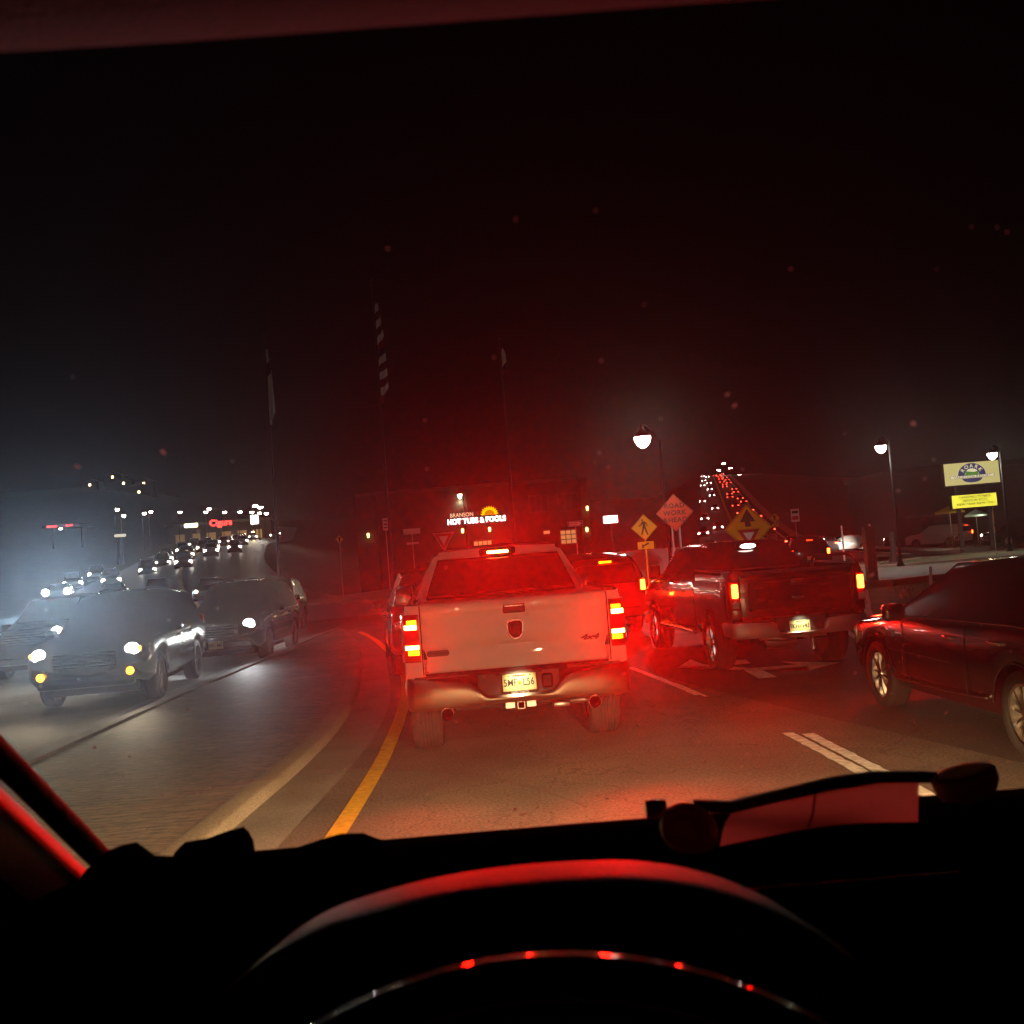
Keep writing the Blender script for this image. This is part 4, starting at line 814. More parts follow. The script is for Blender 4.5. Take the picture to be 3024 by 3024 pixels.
t = thing('yield_sign', 'red and white triangular yield sign above the pickup roof', 'road sign', (-3.02, 44, 0))
s_ = .46; f = flat(t, [[(-s_, 3.0 + .12), (s_, 3.0 + .12), (0, 2.30)]], 0, 'sign_red', 'face')
q = MB(); o1 = [(-s_ * .97, 3.108), (s_ * .97, 3.108), (0, 2.325)]; o2 = [(-s_ * .90, 3.085), (s_ * .90, 3.085), (0, 2.375)]
q.add([(a, -.006, b_) for a, b_ in o1 + o2], [(i, (i + 1) % 3, (i + 1) % 3 + 3, i + 3) for i in range(3)]); q.build('border', M['sign_white'], f)
flat(f, [[(-s_ * .42, 2.97), (s_ * .42, 2.97), (0, 2.57)]], -.006, 'sign_white', 'centre'); post(t, 0, 0, 0, 3.0)
t = thing('one_way_sign', 'black and white one way arrow sign near the lit windows', 'road sign', (3.52, 58, 0))
f = MB().box(-.44, .44, -.004, .004, 3.30, 3.62, .003, 1).build('face', M['sign_black'], t)
fa = flat(f, [[(-.36, 3.36), (.16, 3.36), (.16, 3.33), (.38, 3.46), (.16, 3.59), (.16, 3.56), (-.36, 3.56)]], -.008, 'sign_white', 'arrow'); text('ONE WAY', .11, M['sign_black'], fa, (-.08, -.012, 3.46), ext=.001)
q = MB(); q.add([(a, -.007, b_) for a, b_ in [(-.43, 3.31), (.43, 3.31), (.43, 3.61), (-.43, 3.61), (-.41, 3.33), (.41, 3.33), (.41, 3.59), (-.41, 3.59)]], [(i, (i + 1) % 4, (i + 1) % 4 + 4, i + 4) for i in range(4)]); q.build('border', M['sign_white'], f)
post(t, 0, 0, 0, 3.3)
t = thing('notice_sign', 'pale upright rectangular sign with a red band on the right of the hill road', 'road sign', (22.0, 80, 0)); f = MB().box(-.33, .33, -.01, .01, 2.9, 3.9, .01, 1).build('face', M['sign_white'], t); MB().box(-.24, .24, -.016, -.012, 3.05, 3.35).build('red_band', M['sign_red'], f); MB().box(-.24, .24, -.016, -.012, 3.55, 3.75).build('print', M['sign_black'], f); post(t, 0, 0, 0, 3.0)
t = thing('lane_sign', 'tall narrow white sign at the left end of the dark building', 'road sign', (-7.45, 60, 0)); f = MB().box(-.16, .16, -.01, .01, 4.0, 4.72, .01, 1).build('face', M['sign_white'], t)
for k in range(3): MB().box(-.1, .1, -.016, -.012, 4.12 + k * .2, 4.2 + k * .2).build('print', M['sign_black'], f)
post(t, 0, 0, 0, 4.2)
t = thing('street_name_sign', 'pale street name sign on a thin post left of the yield sign', 'road sign', (-4.95, 50, 0)); MB().box(-.42, .42, -.01, .01, 3.35, 3.62, .01, 1).build('face', M['sign_white'], t); MB().box(-.3, .3, -.02, .02, 2.85, 2.95, .01, 1).build('lower_blade', M['sign_white'], t); post(t, 0, 0, 0, 3.4)
t = thing('warning_sign', 'small yellow diamond sign left of the tall narrow white sign', 'road sign', (-11.9, 70, 0)); f = diamond(t, (0, 0, 4.0), .62, 'sign_yellow'); flat(f, [[(-.04, 3.8), (.04, 3.8), (.04, 4.1), (-.04, 4.1)], [(-.1, 4.05), (.1, 4.05), (0, 4.2)]], -.008, 'sign_black', 'arrow'); post(t, 0, 0, 0, 3.9)
# ------------------------------------------------------------------ street lamps
def street_lamp(label, x, y, z, arm, power, glow='lamp_glow', col=(1, .95, .82), r=.25, group=None, ay=0.0):
    t = thing('street_lamp', label, 'street lamp', (x - arm, y - ay, terr(x, y)), 0, group); z = z - terr(x, y)
    q = MB(); q.tube([(0, 0, 0), (0, 0, .8), (0, 0, z + .25)], [.09, .065, .05], 10); p = q.build('pole', M['pole_black'], t, smooth=60)
    MB().lathe([(.001, 0), (.18, 0), (.18, .08), (.11, .2), (.09, .5)], (0, 0, 0), 'z', 12).build('base', M['pole_black'], p, smooth=40)
    q = MB(); q.tube([(0, 0, z + .15), (arm * .4, ay * .4, z + .42), (arm * .85, ay * .85, z + .46), (arm, ay, z + .36)], .03, 8); q.build('arm', M['pole_black'], t, smooth=60)
    MB().lathe([(.001, .42), (.05, .40), (.07, .28), (r * .9, .16), (r * 1.05, .06), (r * 1.05, .03)], (arm, ay, z), 'z', 18).build('shade', M['pole_black'], t, smooth=50)
    b_ = MB().lathe([(r * .98, .05), (r, .0), (r * .9, -.10), (r * .62, -.22), (r * .25, -.29), (.001, -.30)], (arm, ay, z), 'z', 18).build('globe', M[glow], t, smooth=60)  # globe enlarged so that its size includes the glare around it
    if power:
        lamp('POINT', power * .45, col, t, (arm, ay, z - .45), radius=.16); lamp('SPOT', power * 2.2, col, t, (arm, ay, z - .40), size=R(150), blend=.5, radius=.16)
    return t
street_lamp('lit street lamp with arm to the left above the road work sign', 4.12, 31, 5.12, -1.05, LAMP_P * .5, ay=-3.4)
street_lamp('brightest lit street lamp, left of the resort sign', 17.5, 48, 5.65, -.4, LAMP_P * 1.5)
street_lamp('lit street lamp on a grey pole over the resort sign', 25.98, 55, 5.35, -.42, LAMP_P * 1.8)
street_lamp('greenish lamp above the hot tubs sign', -3.62, 72.95, 6.6, -.25, LAMP_P * .25, 'lamp_green', (.9, 1, .6), .16)
for k, (x, z, Y) in enumerate([(-71.7, 16.2, 200), (-70.4, 16.4, 200), (-64.7, 15.9, 200), (-59.7, 15.5, 200), (-59.0, 16.1, 200), (-56, 15.2, 200), (-53, 15, 200), (-50, 16.0, 200), (-49, 15.6, 200), (-50.7, 14.8, 200), (-49.2, 14.5, 200), (-47.9, 14.3, 200), (-57.7, 13.5, 150), (-56.8, 12.5, 150)]):
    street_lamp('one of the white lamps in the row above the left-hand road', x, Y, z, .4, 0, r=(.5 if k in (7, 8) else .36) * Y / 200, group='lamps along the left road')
for x, z in [(147, 55), (151.3, 51.5), (143.4, 50.7), (156.9, 46.4)]:
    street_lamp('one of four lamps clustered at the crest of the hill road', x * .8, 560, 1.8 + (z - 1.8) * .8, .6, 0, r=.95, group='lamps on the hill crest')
# ------------------------------------------------------------------ hot tub shop
mat('dark_wall', (.022, .015, .013), .85, noise=.25, nscale=3); mat('sign_bright', (.9, .9, .9), .4, emit=(1, .93, .85), estr=5); mat('sign_cream', (.9, .85, .6), .4, emit=(1, .85, .5), estr=.75)
mat('sun_yellow', (.9, .6, .0), .4, emit=(1, .68, .0), estr=1.2); mat('sun_core', (.5, .3, .0), .4, emit=(.9, .5, .0), estr=.35); mat('lit_window', (.5, .4, .2), .4, emit=(1, .62, .2), estr=.32); mat('frame_grey', (.05, .045, .042), .7)
mat('sconce', (.8, .7, .3), .4, emit=(1, .75, .2), estr=6); mat('dim_glass', (.02, .012, .012), .15)
hb_ = thing('shop_building', 'dark two-storey shop behind the roundabout, with lit ground-floor windows', 'building', (0, 73, 0))
W_ = MB(); W_.box(-11, 5.4, .1, 14, 0, 7.0); wl = W_.build('wall', M['dark_wall'], hb_); MB().box(-11.15, 5.55, -.05, 14.1, 7.0, 7.25, .03, 1).build('parapet', M['frame_grey'], hb_)
MB().box(-11.1, -9.6, -.25, .1, 0, 7.0).build('pier', M['dark_wall'], hb_); MB().box(4.9, 5.5, -.25, .1, 0, 7.0).build('pier', M['dark_wall'], hb_)
def window(parent, x0, x1, z0, z1, m, cols, rows_):
    w_ = MB().box(x0 - .06, x1 + .06, .0, .12, z0 - .06, z1 + .06).build('window', M['frame_grey'], parent)
    for a in range(cols):
        for b_ in range(rows_):
            dx, dz = (x1 - x0) / cols, (z1 - z0) / rows_
            MB().box(x0 + a * dx + .03, x0 + (a + 1) * dx - .03, -.012, .05, z0 + b_ * dz + .03, z0 + (b_ + 1) * dz - .03).build('pane', M[m], w_)
window(hb_, 1.3, 2.6, 4.95, 6.1, 'dim_glass', 3, 1); window(hb_, 3.35, 4.75, 4.9, 6.05, 'dim_glass', 3, 1)
window(hb_, 3.3, 4.45, 2.5, 3.5, 'lit_window', 3, 3); window(hb_, 2.1, 2.6, 3.3, 3.58, 'lit_window', 1, 1); window(hb_, -2.9, -1.6, 2.2, 3.2, 'lit_window', 4, 1)
for x, z in [(-3.6, 4.0), (-1.68, 3.95), (-10.3, 4.2), (5.2, 3.4), (5.35, 4.9)]:
    sc_ = MB().lathe([(.001, -.16), (.07, -.14), (.09, .1), (.05, .16), (.001, .17)], (x, -.32, z), 'z', 10).build('wall_light', M['sconce'], hb_, smooth=50); lamp('POINT', 4, (1, .7, .25), sc_, (x, -.55, z - .25), radius=.08)
sg = thing('shop_sign', 'glowing white letters HOT TUBS & POOLS under a yellow half sun', 'sign', (-2.55, 72.55, 0), R(1.5))
text('HOT TUBS & POOLS', .52, M['sign_bright'], sg, (0, 0, 4.66), ext=.03, sx=.88, bold=.012, name='lettering'); text('BRANSON', .40, M['sign_cream'], sg, (-1.02, 0, 5.12), ext=.03, sx=.9, name='lettering')
MB().box(-1.9, 1.9, .06, .10, 4.36, 5.3).build('backing', M['black_plastic'], sg)
sn = MB().prism([(.95 + .34 * math.cos(a), 4.98 + .34 * math.sin(a)) for a in frange(0, PI, 14)], -.03, .05).build('sun_disc', M['sun_core'], sg)
for k in range(11):
    a = PI * (k + .5) / 11; a0, a1 = a - .12, a + .12
    MB().prism([(.95 + .36 * math.cos(a0), 4.98 + .36 * math.sin(a0)), (.95 + .50 * math.cos(a0 + .0), 4.98 + .50 * math.sin(a0)), (.95 + .66 * math.cos(a), 4.98 + .66 * math.sin(a)), (.95 + .50 * math.cos(a1), 4.98 + .50 * math.sin(a1)), (.95 + .36 * math.cos(a1), 4.98 + .36 * math.sin(a1))], -.04, .05).build('sun_ray', M['sun_yellow'], sn)
t = thing('lit_sign', 'small white illuminated box sign right of the shop building', 'sign', (9.05, 95, 0)); f = MB().box(-.66, .66, -.1, .1, 4.33, 5.0, .03, 1).build('light_box', M['sign_bright'], t); flat(f, [[(-.5, 4.55), (-.2, 4.55), (-.2, 4.62), (-.5, 4.62)], [(.0, 4.5), (.35, 4.5), (.35, 4.56), (.0, 4.56)]], -.11, 'frame_grey', 'print'); flat(f, [[(.3 + .14 * math.cos(a), 4.72 + .14 * math.sin(a)) for a in frange(0, PI, 8)]], -.11, 'sun_yellow', 'sun_logo')
MB().tube([(0, .05, 0), (0, .05, 4.4)], .08, 8).build('pole', M['black_plastic'], t)
# ------------------------------------------------------------------ resort sign on the right
mat('resort_face', (.7, .65, .3), .4, emit=(1, .86, .32), estr=.40); mat('resort_blue', (.05, .05, .2), .5, emit=(.2, .2, .6), estr=.10); mat('resort_green', (.1, .3, .05), .5, emit=(.2, .65, .06), estr=.22); mat('resort_cream', (.8, .75, .6), .5, emit=(1, .88, .5), estr=.6)
mat('reader_face', (.8, .75, .1), .4, emit=(1, .93, .06), estr=.95)
rs = thing('resort_sign', 'illuminated resort sign with blue arch logo above a yellow readerboard', 'sign', (27.85, 62, 0), R(-3))
cb = MB().box(-1.68, 1.68, -.2, .2, 4.02, 5.45, .03, 1).build('cabinet', M['black_plastic'], rs); MB().box(-1.62, 1.62, -.215, -.19, 4.07, 5.40).build('face', M['resort_face'], cb)
flat(cb, [[(.82 * math.cos(a), 4.62 + .72 * math.sin(a)) for a in frange(0, PI, 26)]], -.225, 'resort_blue', 'logo_arch'); flat(cb, [[(.42 * math.cos(a), 4.62 + .40 * math.sin(a)) for a in frange(0, PI, 18)]], -.23, 'resort_cream', 'logo_inner')
flat(cb, [[(-.40, 4.62), (.40, 4.62), (.36, 4.86), (.15, 4.80), (-.1, 4.84), (-.37, 4.88)]], -.235, 'resort_green', 'logo_hill')
flat(cb, [[(.60 * math.cos(a), 4.44 + .26 * math.sin(a)) for a in frange(PI, 2 * PI, 16)]], -.225, 'resort_blue', 'logo_water')
flat(cb, [[(1.28, 4.46), (1.34, 4.54), (1.28, 4.62), (-1.28, 4.62), (-1.34, 4.54), (-1.28, 4.46)]], -.24, 'resort_blue', 'banner_edge'); flat(cb, [[(1.26, 4.475), (1.31, 4.545), (1.26, 4.61), (-1.26, 4.61), (-1.31, 4.545), (-1.26, 4.475)]], -.245, 'resort_cream', 'banner')
text('VACATION RESORT', .17, M['resort_blue'], cb, (0, -.25, 4.54), ext=.001, sx=1.35, sp=1.1, bold=.002)
for k, ch in enumerate('ROARK'):
    a = R(146 - 28 * k); text(ch, .30, M['resort_cream'], cb, (.62 * math.cos(a), -.232, 4.62 + .55 * math.sin(a)), (R(90), -(a - PI / 2), 0), .001, bold=.004)
rb_ = MB().box(-1.36, 1.36, -.2, .2, 2.64, 3.50, .04, 2).build('readerboard', M['black_plastic'], rs); MB().box(-1.31, 1.31, -.215, -.19, 2.69, 3.45).build('face', M['reader_face'], rb_)
for k, s_ in enumerate(('LANDING FITNESS', 'INDOOR POOL', 'NEW YEAR-NEW YOU')): text(s_, .21, M['sign_black'], rb_, (.05, -.222, 3.31 - .21 * k), ext=.001, sp=1.15, sx=.95, bold=.006)
for k in range(7): MB().box(-1.31, 1.31, -.221, -.2195, 2.74 + k * .1, 2.745 + k * .1).build('letter_rail', M['frame_grey'], rb_)
for sx in (-1, 1): MB().box(sx * .9 - .1, sx * .9 + .1, -.1, .1, 0, 4.03).build('post', M['black_plastic'], rs)
rb2 = thing('resort_building', 'low dark building behind the resort sign', 'building', (46, 84, 0)); MB().box(-14.5, 16, 0, 12, 0, 6.2).build('wall', M['dark_wall'], rb2); MB().box(-14.7, 16.2, -.4, 12.2, 6.2, 6.6).build('roof', M['dark_wall'], rb2)
for k, x in enumerate((-12.6, -9.4)): MB().box(x, x + .9, -.06, 0, .4, 2.2).build('window', M['dim_glass'], rb2)
MB().box(-14.4, -9, -1.2, 0, 2.5, 2.7).build('canopy', M['frame_grey'], rb2)
def umbrella(label, x, y, z, r, m):
    t = thing('patio_umbrella', label, 'umbrella', (x, y, 0)); MB().tube([(0, 0, 0), (0, 0, z)], .03, 8).build('pole', M['galv'], t)
    n_ = 8; q = MB(); q.add([(0, 0, z)] + [(r * math.cos(2 * PI * k / n_), r * math.sin(2 * PI * k / n_), z - .42) for k in range(n_)] + [(r * .98 * math.cos(2 * PI * k / n_), r * .98 * math.sin(2 * PI * k / n_), z - .54) for k in range(n_)], [(0, 1 + k, 1 + (k + 1) % n_) for k in range(n_)] + [(1 + k, 9 + k, 9 + (k + 1) % n_, 1 + (k + 1) % n_) for k in range(n_)]); q.build('canopy', M[m], t)
    MB().lathe([(.001, 0), (.3, 0), (.3, .06), (.04, .1)], (0, 0, 0), 'z', 12).build('base', M['galv'], t); lamp('POINT', 20, (1, .9, .6), t, (0, -1.0, z - .7), radius=.1); return t
mat('canvas_yellow', (.7, .66, .08), .8); mat('canvas_teal', (.45, .66, .6), .8)
umbrella('yellow-green patio umbrella under the left end of the readerboard', 31.9, 75, 3.1, 1.1, 'canvas_yellow'); umbrella('pale teal patio umbrella below the middle of the readerboard', 33.8, 75, 2.72, .85, 'canvas_teal')
# warning sign, posts and markers on the verges
t = thing('warning_sign', 'yellow diamond sign seen nearly edge-on below the resort sign', 'road sign', (22.9, 49, 0), R(62)); f = diamond(t, (0, 0, 2.0), .95, 'sign_yellow'); MB().box(-.22, .22, -.004, .004, 1.2, 1.5).build('plaque', M['sign_yellow'], t); post(t, 0, 0, 0, 2.2)
t = thing('wooden_post', 'thick dark wooden post on the grass right of the black pickup', 'post', (11.15, 32.4, .07)); MB().box(-.15, .15, -.15, .15, 0, 1.85, .02, 1).build('shaft', M['wood_post'], t); MB().tube([(.1, -.16, .9), (.25, -.2, .62), (.5, -.15, .75)], .012, 6).build('cable', M['rubber'], t)
MB().box(-.24, .24, -.24, .24, 0, .08, .01, 1).build('footing', M['concrete'], t)
t = thing('marker_post', 'slim dark post flaring at its foot beyond the wooden post', 'post', (18.2, 49.6, .08)); MB().lathe([(.001, 1.55), (.10, 1.55), (.13, 1.3), (.14, .5), (.24, .1), (.42, .0), (.42, -.02)], (0, 0, 0), 'z', 14).build('shaft', M['black_plastic'], t, smooth=40)
for x, y, zt, ln, lb in [(8.25, 24.6, .95, -6, 'leaning white marker post beside the black pickup tail light'), (11.85, 29.6, .55, 4, 'short white marker post at the edge of the timber bed'), (16.1, 46.5, 2.0, 0, 'tall pale pole beside the wooden post'), (18.5, 58, 2.1, 0, 'pale pole between the white sedan and the maroon car')]:
    t = thing('delineator', lb, 'marker post', (x, y, .07)); t.rotation_euler = (0, R(ln), 0); MB().box(-.045, .045, -.012, .012, 0, zt, .006, 1).build('blade', M['sign_white'], t); MB().box(-.03, .03, -.018, -.013, zt - .2, zt - .05).build('reflector', M['sign_white'], t)
tb = thing('timber_edging', 'low timber edging around the bed on the verge', 'edging', (10.2, 31.0, .07))
for k, (x0, y0, x1, y1) in enumerate([(-.6, .2, 1.0, -.2), (1.05, -.22, 2.6, .75), (2.65, .78, 4.4, .9)]):
    d = Vector((x1 - x0, y1 - y0, 0)); L_ = d.length; Mx = Matrix.Translation(((x0 + x1) / 2, (y0 + y1) / 2, .1)) @ Matrix.Rotation(math.atan2(d.y, d.x), 4, 'Z')
    MB().box(-L_ / 2, L_ / 2, -.07, .07, -.1, .1, .015, 1, Mx).build('timber', M['wood_post'], tb)
t = thing('irrigation_box', 'low pale box in front of the timber edging', 'box', (9.75, 29.9, .07)); MB().box(-.35, .35, -.2, .2, 0, .16, .02, 1).build('lid', M['concrete'], t); MB().box(-.33, .33, -.18, .18, -.05, 0).build('body', M['concrete'], t)
# ------------------------------------------------------------------ flags
mat('flag_white', (.85, .82, .76), .9); mat('flag_red', (.16, .02, .02), .9); mat('flag_blue', (.02, .025, .08), .9); mat('pole_metal', (.05, .045, .045), .7, metal=.2)
def flag(label, x, y, zt, zb, zp, w_, lean, bands):
    t = thing('flagpole', label, 'flag', (x, y, .4)); q = MB(); q.tube([(0, 0, 0), (0, 0, zp * .5), (0, 0, zp)], [.09, .07, .04], 10); q.build('pole', M['pole_metal'], t, smooth=60)
    MB().lathe([(.001, -.1), (.09, -.05), (.1, 0), (.06, .08), (.001, .1)], (0, 0, zp + .08), 'z', 10).build('finial', M['pole_metal'], t, smooth=50)
    n_ = len(bands); rnd_ = random.Random(int(x * 10) + 99)
    def row(f, sl):
        z = zt - .4 - (zt - zb) * f; e = w_ * (.35 + .65 * min(1, f * 2.4)) * (1 if f < .9 else 1 - (f - .9) * 5); out = []
        for k in range(9):
            u_ = k / 8; out.append((.05 + lean * f + e * u_, .12 * math.sin(u_ * 9 + f * 5), z - sl * u_ * .35 + .05 * math.sin(u_ * 5 + f * 9)))
        return out
    for i in range(n_):
        f0, f1 = i / n_, (i + 1) / n_; rows = [row(f0 + (f1 - f0) * j / 3, -1) for j in range(4)]
        MB().loft(rows, False, False).build('cloth_band', M[bands[i]], t, smooth=70)
    return t
WB = ['flag_white', 'flag_red']
flag('tall striped flag hanging limp above the shop, middle of three', -6.75, 56, 16.6, 10.8, 17.2, .42, .05, ['flag_blue'] + WB * 3 + ['flag_blue', 'flag_white', 'flag_red', 'flag_white', 'flag_red', 'flag_white', 'flag_red'])
flag('pale limp flag on the leftmost pole', -12.9, 56, 14.1, 10.1, 14.6, .30, .0, ['flag_white', 'flag_blue', 'flag_white', 'flag_white', 'flag_white', 'flag_white'])
flag('small pale limp flag on the pole right of the striped flag', .05, 56, 13.1, 11.85, 13.4, .24, .0, ['flag_white', 'flag_white', 'flag_blue'])
# ------------------------------------------------------------------ far lights on the left slope
mat('dim_window', (.3, .2, .1), .4, emit=(1, .6, .2), estr=.07); mat('neon_red', (.5, .0, .0), .5, emit=(1, .03, .025), estr=6); mat('sign_lime', (.9, .9, .5), .5, emit=(.95, 1, .55), estr=4); mat('gold_light', (.9, .7, .2), .5, emit=(1, .66, .16), estr=26)
sh_ = thing('strip_mall', 'long low building on the left slope carrying a red neon sign', 'building', (-64, 232, terr(-64, 228)), R(8)); MB().box(-14, 9, 0, 10, -2, 4.6).build('wall', M['dark_wall'], sh_); MB().box(-14.3, 9.3, -1.6, 10.2, 4.6, 5.0).build('roof', M['frame_grey'], sh_)
for k in range(6): MB().box(-12 + k * 3.4, -10 + k * 3.4, -.06, 0, .6, 2.6).build('window', M['dim_window'], sh_)
t = thing('neon_sign', 'red neon word on the left slope', 'sign', (-62.6, 220, 14.3)); text('Cigars', 1.9, M['neon_red'], t, (0, 0, 0), ext=.1, bold=.03); MB().tube([(0, .2, terr(-62.6, 220) - 14.3), (0, .2, -.6)], .12, 8).build('pole', M['black_plastic'], t)
def box_sign(nm, label, x, y, z, w_, h_, m):
    t = thing(nm, label, 'sign', (x, y, z)); MB().box(-w_ / 2, w_ / 2, -.2, .2, -h_ / 2, h_ / 2, .15, 2).build('light_box', M[m], t, smooth=40); MB().tube([(0, .1, terr(x, y) - z), (0, .1, -h_ / 2)], .14, 8).build('pole', M['black_plastic'], t); return t
box_sign('lit_sign', 'long yellow-white lit sign left of the red neon word', -69, 220, 14.2, 2.9, .85, 'sign_lime'); box_sign('lit_sign', 'square bright white lit sign right of the red neon word', -55.3, 220, 14.4, 1.7, 1.9, 'sign_bright'); box_sign('lit_sign', 'dim white strip sign under the far-left lamps', -57.5, 150, 9.6, 1.7, .4, 'sign_cream')
t = thing('floodlight', 'large golden floodlight over the left road', 'lamp', (-56.2, 222, terr(-56, 222))); MB().lathe([(.001, -.5), (.45, -.35), (.6, 0), (.45, .35), (.001, .5)], (0, 0, 1.4), 'z', 14).build('globe', M['gold_light'], t, smooth=60); MB().tube([(0, .1, -.5), (0, .1, 1.0)], .1, 8).build('pole', M['black_plastic'], t)
lamp('POINT', 1500, (1, .68, .25), t, (0, -1.2, 2.5), radius=.4)
gs = thing('filling_station', 'flat canopy with red neon edges on the far-left slope', 'canopy', (-97, 222, terr(-97, 222)))
MB().box(-4, 4, -2, 6, 4.6, 5.2).build('canopy', M['frame_grey'], gs)
for a, b_ in ((-2.9, -.8), (1.2, 2.6)): MB().box(a, b_, -2.1, -2.0, 4.75, 5.05).build('neon_strip', M['neon_red'], gs)
for sx in (-3.2, 3.2): MB().tube([(sx, 1, -2), (sx, 1, 4.6)], .15, 8).build('column', M['pole_black'], gs)
MB().box(-.3, .3, -2.1, -2.0, 4.1, 4.4).build('canopy_lamp', M['head_far'], gs)
mat('window_warm', (.5, .4, .2), .5, emit=(1, .72, .3), estr=12)
for k, (x, z) in enumerate([(-172.2, 45.4), (-162.7, 47.9), (-158.3, 45), (-150, 44.3), (-152.2, 40.9)]):
    zz = terr(x, 420); t = thing('hillside_house', 'one of the dark houses with a single lit window on the left hill', 'house', (x, 420, zz), 0, 'houses on the left hill'); h_ = max(3.2, z - zz + .8)
    MB().box(-3.5, 3.5, 0, 6, -2, h_).build('wall', M['dark_wall'], t); MB().prism([(-3.9, h_), (3.9, h_), (0, h_ + 1.6)], -.3, 6.3).build('roof', M['frame_grey'], t); MB().box(-.4, .4, -.06, 0, z - zz - .4, z - zz + .4).build('window', M['window_warm'], t)
# ------------------------------------------------------------------ far traffic
ONES = ['', 'first', 'second', 'third', 'fourth', 'fifth', 'sixth', 'seventh', 'eighth', 'ninth', 'tenth', 'eleventh', 'twelfth', 'thirteenth', 'fourteenth', 'fifteenth', 'sixteenth', 'seventeenth', 'eighteenth', 'nineteenth']
def ordinal(n_): return ONES[n_] if n_ < 20 else (['twentieth', 'thirtieth', 'fortieth'][n_ // 10 - 2] if n_ % 10 == 0 else ['twenty', 'thirty', 'forty'][n_ // 10 - 2] + '-' + ONES[n_ % 10])
ORD = [ordinal(k) for k in range(1, 50)]
def ordinals(objs, key, fmt):
    for k, o in enumerate(sorted(objs, key=key)): o['label'] = fmt % ORD[k]
grp = lambda g: [o for o in COL.objects if o.parent is None and o.get('group') == g]
ordinals(grp('lamps along the left road'), lambda o: o.location.x / o.location.y, '%s from the left of the white lamps above the left-hand road')
ordinals(grp('lamps on the hill crest'), lambda o: o.location.x, '%s from the left of the four lamps at the crest of the hill road')
ordinals(grp('houses on the left hill'), lambda o: o.location.x, '%s from the left of the dark hillside houses with one lit window')
def far_proto(nm, on):
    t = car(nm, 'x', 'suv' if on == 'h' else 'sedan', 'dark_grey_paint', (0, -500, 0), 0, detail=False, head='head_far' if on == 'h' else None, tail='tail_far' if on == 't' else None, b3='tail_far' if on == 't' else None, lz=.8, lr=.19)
    for o in t.children:
        if o.name.split('.')[0] == 'headlight' and on == 'h':
            for c in list(o.children): c.scale = (1, 1, 1)
    return t
PH = far_proto('oncoming_car', 'h'); PT = far_proto('departing_car', 't'); used = {'h': 0, 't': 0}
def far(kind_, x, y, label, group, face=None):
    src = PH if kind_ == 'h' else PT
    if not used[kind_]: o = src; used[kind_] = 1
    else: o = copy_tree(src)
    z = terr(x, y) + .06; yaw = (PI + math.atan2(-x, y) * -1 + PI * 0) if kind_ == 'h' else -math.atan2(x, y)
    if kind_ == 'h': yaw = PI - math.atan2(x, y)
    o.location = (x, y, z); o.rotation_euler = (math.atan2(terr(x, y + 4) - terr(x, y - 4), 8) * (1 if kind_ == 't' else -1), 0, face if face is not None else yaw)
    o['label'] = label; o['group'] = group; return o
for (x0, x1, Y) in [(-34.66, -33.25, 105), (-39.47, -38.04, 108), (-37.68, -36.27, 125), (-39.05, -37.78, 120), (-45.56, -44.17, 150), (-48.72, -47.32, 170), (-49.03, -47.54, 180), (-55, -53.8, 214), (-67.67, -66.3, 270), (-75, -73.7, 308), (-94.6, -93.2, 400), (-42.5, -41.2, 138), (-41.2, -39.9, 118), (-46.2, -45.0, 141), (-52.6, -51.4, 192), (-36.9, -35.6, 133), (-58.2, -57, 236), (-84, -82.6, 352), (-41.8, -40.4, 95), (-38.6, -37.2, 96), (-46.5, -45.1, 112), (-50.5, -49.2, 160), (-62.5, -61.2, 250), (-70.5, -69.3, 290), (-44.2, -42.9, 128)]:
    xm = (x0 + x1) / 2; far('h', xm * (Y + 4.7) / Y, Y + 4.7, 'one of the cars with white headlights descending the left road', 'oncoming cars on the left road')
rl = random.Random(12)
for k in range(15):     # more of the queue on the left road
    i = rl.randrange(12, len(LP) - 14); p_ = LP[i]; far('h', p_.x + rl.uniform(-6.5, 6.5), p_.y + rl.uniform(-3, 3), '', 'oncoming cars on the left road')
for Y, off in [(330, -2.2), (410, -5.2), (430, -2.4), (520, -2.6), (575, -5.0), (610, -2.2)] + [(128, -4.2), (171, -5.2), (186, -2.4), (222, -4.9), (262, -2.1), (300, -5.4), (372, -2.6), (468, -4.6)]:
    far('h', 5.1 + .19 * Y + off, Y + 4.7, 'one of the cars with white headlights coming down the hill road', 'oncoming cars on the hill road')
for Y, off in [(78, 2.3), (90, 5.2), (112, 2.0), (131, 5.4), (158, 2.6), (169, 5.0), (201, 2.2), (214, 5.3), (233, 2.5), (241, 5.0), (268, 2.4), (283, 5.2), (331, 2.6), (340, 5.0), (383, 2.3), (418, 4.8), (432, 2.2), (506, 2.7), (548, 4.6), (596, 1.2), (300, 4.9), (312, 2.2), (360, 5.1), (402, 2.6), (452, 5.0), (470, 2.3), (486, 4.8), (528, 2.1), (566, 2.6), (580, 4.9), (622, 2.5), (640, 4.6)]:
    far('t', 5.1 + .19 * Y + off, Y, 'one of the cars with red tail lights climbing the hill road', 'departing cars on the hill road')
ordinals(grp('oncoming cars on the left road'), lambda o: o.location.y, '%s nearest of the cars with white headlights descending the left road')
ordinals(grp('oncoming cars on the hill road'), lambda o: o.location.y, '%s from the bottom of the white-headlight cars coming down the hill road')
ordinals(grp('departing cars on the hill road'), lambda o: o.location.y, '%s from the bottom of the red-lit cars climbing the hill road')
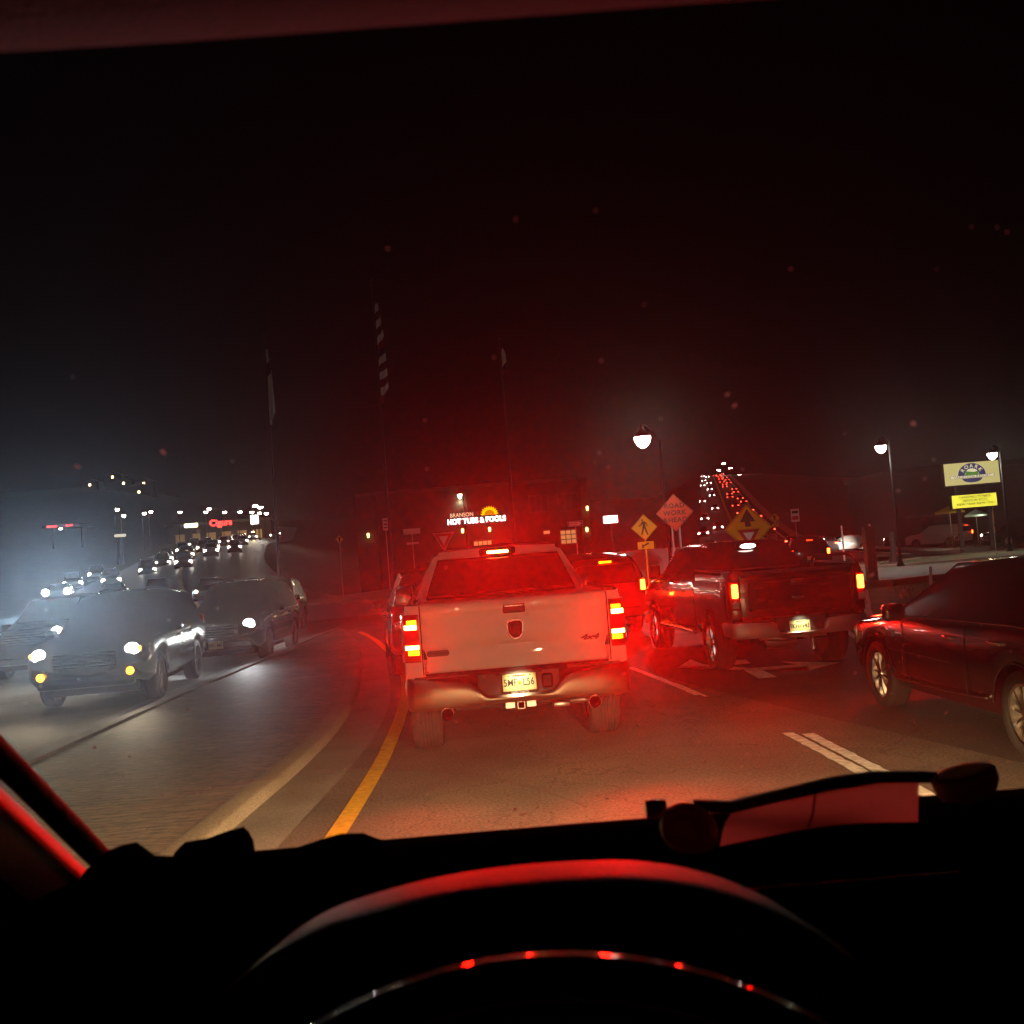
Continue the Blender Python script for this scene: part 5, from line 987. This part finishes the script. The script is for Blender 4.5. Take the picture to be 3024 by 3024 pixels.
# shrubs by the resort sign
mat('leaf', (.07, .08, .02), .8)
def shrub(label, x, y, r, seed):
    t = thing('shrub', label, 'shrub', (x, y, .05)); rn = random.Random(seed); q = MB()
    for _ in range(420):
        d = Vector((rn.gauss(0, 1), rn.gauss(0, 1), abs(rn.gauss(0, 1)))).normalized() * r * (rn.random() ** .4) * rn.uniform(.75, 1.1); s_ = .05 + rn.random() * .05; a = Vector((rn.gauss(0, 1), rn.gauss(0, 1), rn.gauss(0, 1))).normalized(); b_ = a.orthogonal().normalized()
        q.add([d + a * s_, d + b_ * s_ * .5, d - a * s_, d - b_ * s_ * .5], [(0, 1, 2, 3)])
    q.build('crown', M['leaf'], t)
    q = MB()
    for k in range(5): q.tube([(0, 0, 0), (rn.uniform(-.3, .3) * r, rn.uniform(-.3, .3) * r, r * .7)], [.03, .01], 5)
    q.build('trunk', M['wood_post'], t); return t
shrub('rounded shrub under the yellow patio umbrella', 31.2, 73, 1.1, 3); shrub('smaller shrub between the two patio umbrellas', 32.9, 72, .8, 4); shrub('low shrub on the roundabout left of the lit doorway', -4.4, 54, .9, 5); shrub('low shrub on the roundabout below the shop sign', -1.6, 55, 1.0, 6)
# ------------------------------------------------------------------ dust and insect marks on the outside of the windscreen
mat('dried_dirt', (.55, .5, .45), .9); rn = random.Random(21); q = MB()
def on_glass(x, f): return Vector((x, Y0 + (Y1 - Y0) * f + .0062 * .6, Z0 + (Z1 - Z0) * f + .0062 * .8))
ex = Vector((1, 0, 0)); ef = Vector((0, Y1 - Y0, Z1 - Z0)).normalized()
def fleck(x, f, s_, el=1.0, ang=0.0):
    c = on_glass(x, f); k = 7; ca, sa = math.cos(ang), math.sin(ang); vsx = []
    for i in range(k):
        a = 2 * PI * i / k; rr_ = s_ * rn.uniform(.6, 1.15); u_, v_ = rr_ * math.cos(a) * el, rr_ * math.sin(a); vsx.append(c + ex * (u_ * ca - v_ * sa) + ef * (u_ * sa + v_ * ca))
    q.add(vsx, [tuple(range(k))])
for _ in range(230): fleck(rn.uniform(-.4, .55), .06 + .85 * rn.random() ** 1.6, .0005 + .0011 * rn.random() ** 3, 1 + rn.random() ** 2, rn.random() * 3)
for (x, f, s_, el, a) in [(-.02, .10, .0022, 2.2, 1.3), (-.012, .085, .002, 2.5, .3), (.002, .10, .0015, 3, .9), (-.024, .14, .0016, 1.2, 0), (.07, .11, .0016, 1.6, .2), (-.10, .16, .0014, 1, 0)]: fleck(x, f, s_, el, a)
o = q.build('dried_dirt', M['dried_dirt'], cab); o['kind'] = 'stuff'

ARC = [(-.3695, .1781), (-.3188, .2041), (-.2472, .2256), (-.1889, .2349), (-.1332, .2307), (-.0829, .2149), (-.0415, .1903), (.0011, .154), (.0357, .1121), (.0512, .0894)]
q = MB(); vv = []
for i, (x, f) in enumerate(ARC):
    c = on_glass(x, f); a_ = on_glass(*ARC[min(i + 1, len(ARC) - 1)]) - on_glass(*ARC[max(i - 1, 0)]); a_.normalize(); nn_ = a_.cross(ex.cross(ef)).normalized(); wd = .0005 + .0003 * math.sin(i * 2.1) ** 2
    vv.append([c + nn_ * wd, c - nn_ * wd])
q.loft(vv, False, False)
sm = bpy.data.materials.new('wiper_smear'); sm.use_nodes = True; k_ = sm.node_tree; tr_ = k_.nodes.new('ShaderNodeBsdfTransparent'); tl_ = k_.nodes.new('ShaderNodeBsdfTranslucent'); mz = k_.nodes.new('ShaderNodeMixShader'); mz.inputs[0].default_value = .35; tl_.inputs[0].default_value = (.8, .78, .75, 1)
k_.links.new(tr_.outputs[0], mz.inputs[1]); k_.links.new(tl_.outputs[0], mz.inputs[2]); k_.links.new(mz.outputs[0], k_.nodes['Material Output'].inputs['Surface'])
q.build('wiper_smear', sm, cab)
dn = M['dried_dirt'].node_tree; tl_ = dn.nodes.new('ShaderNodeBsdfTranslucent'); tl_.inputs[0].default_value = (.7, .66, .6, 1); dn.links.new(tl_.outputs[0], dn.nodes['Material Output'].inputs['Surface'])
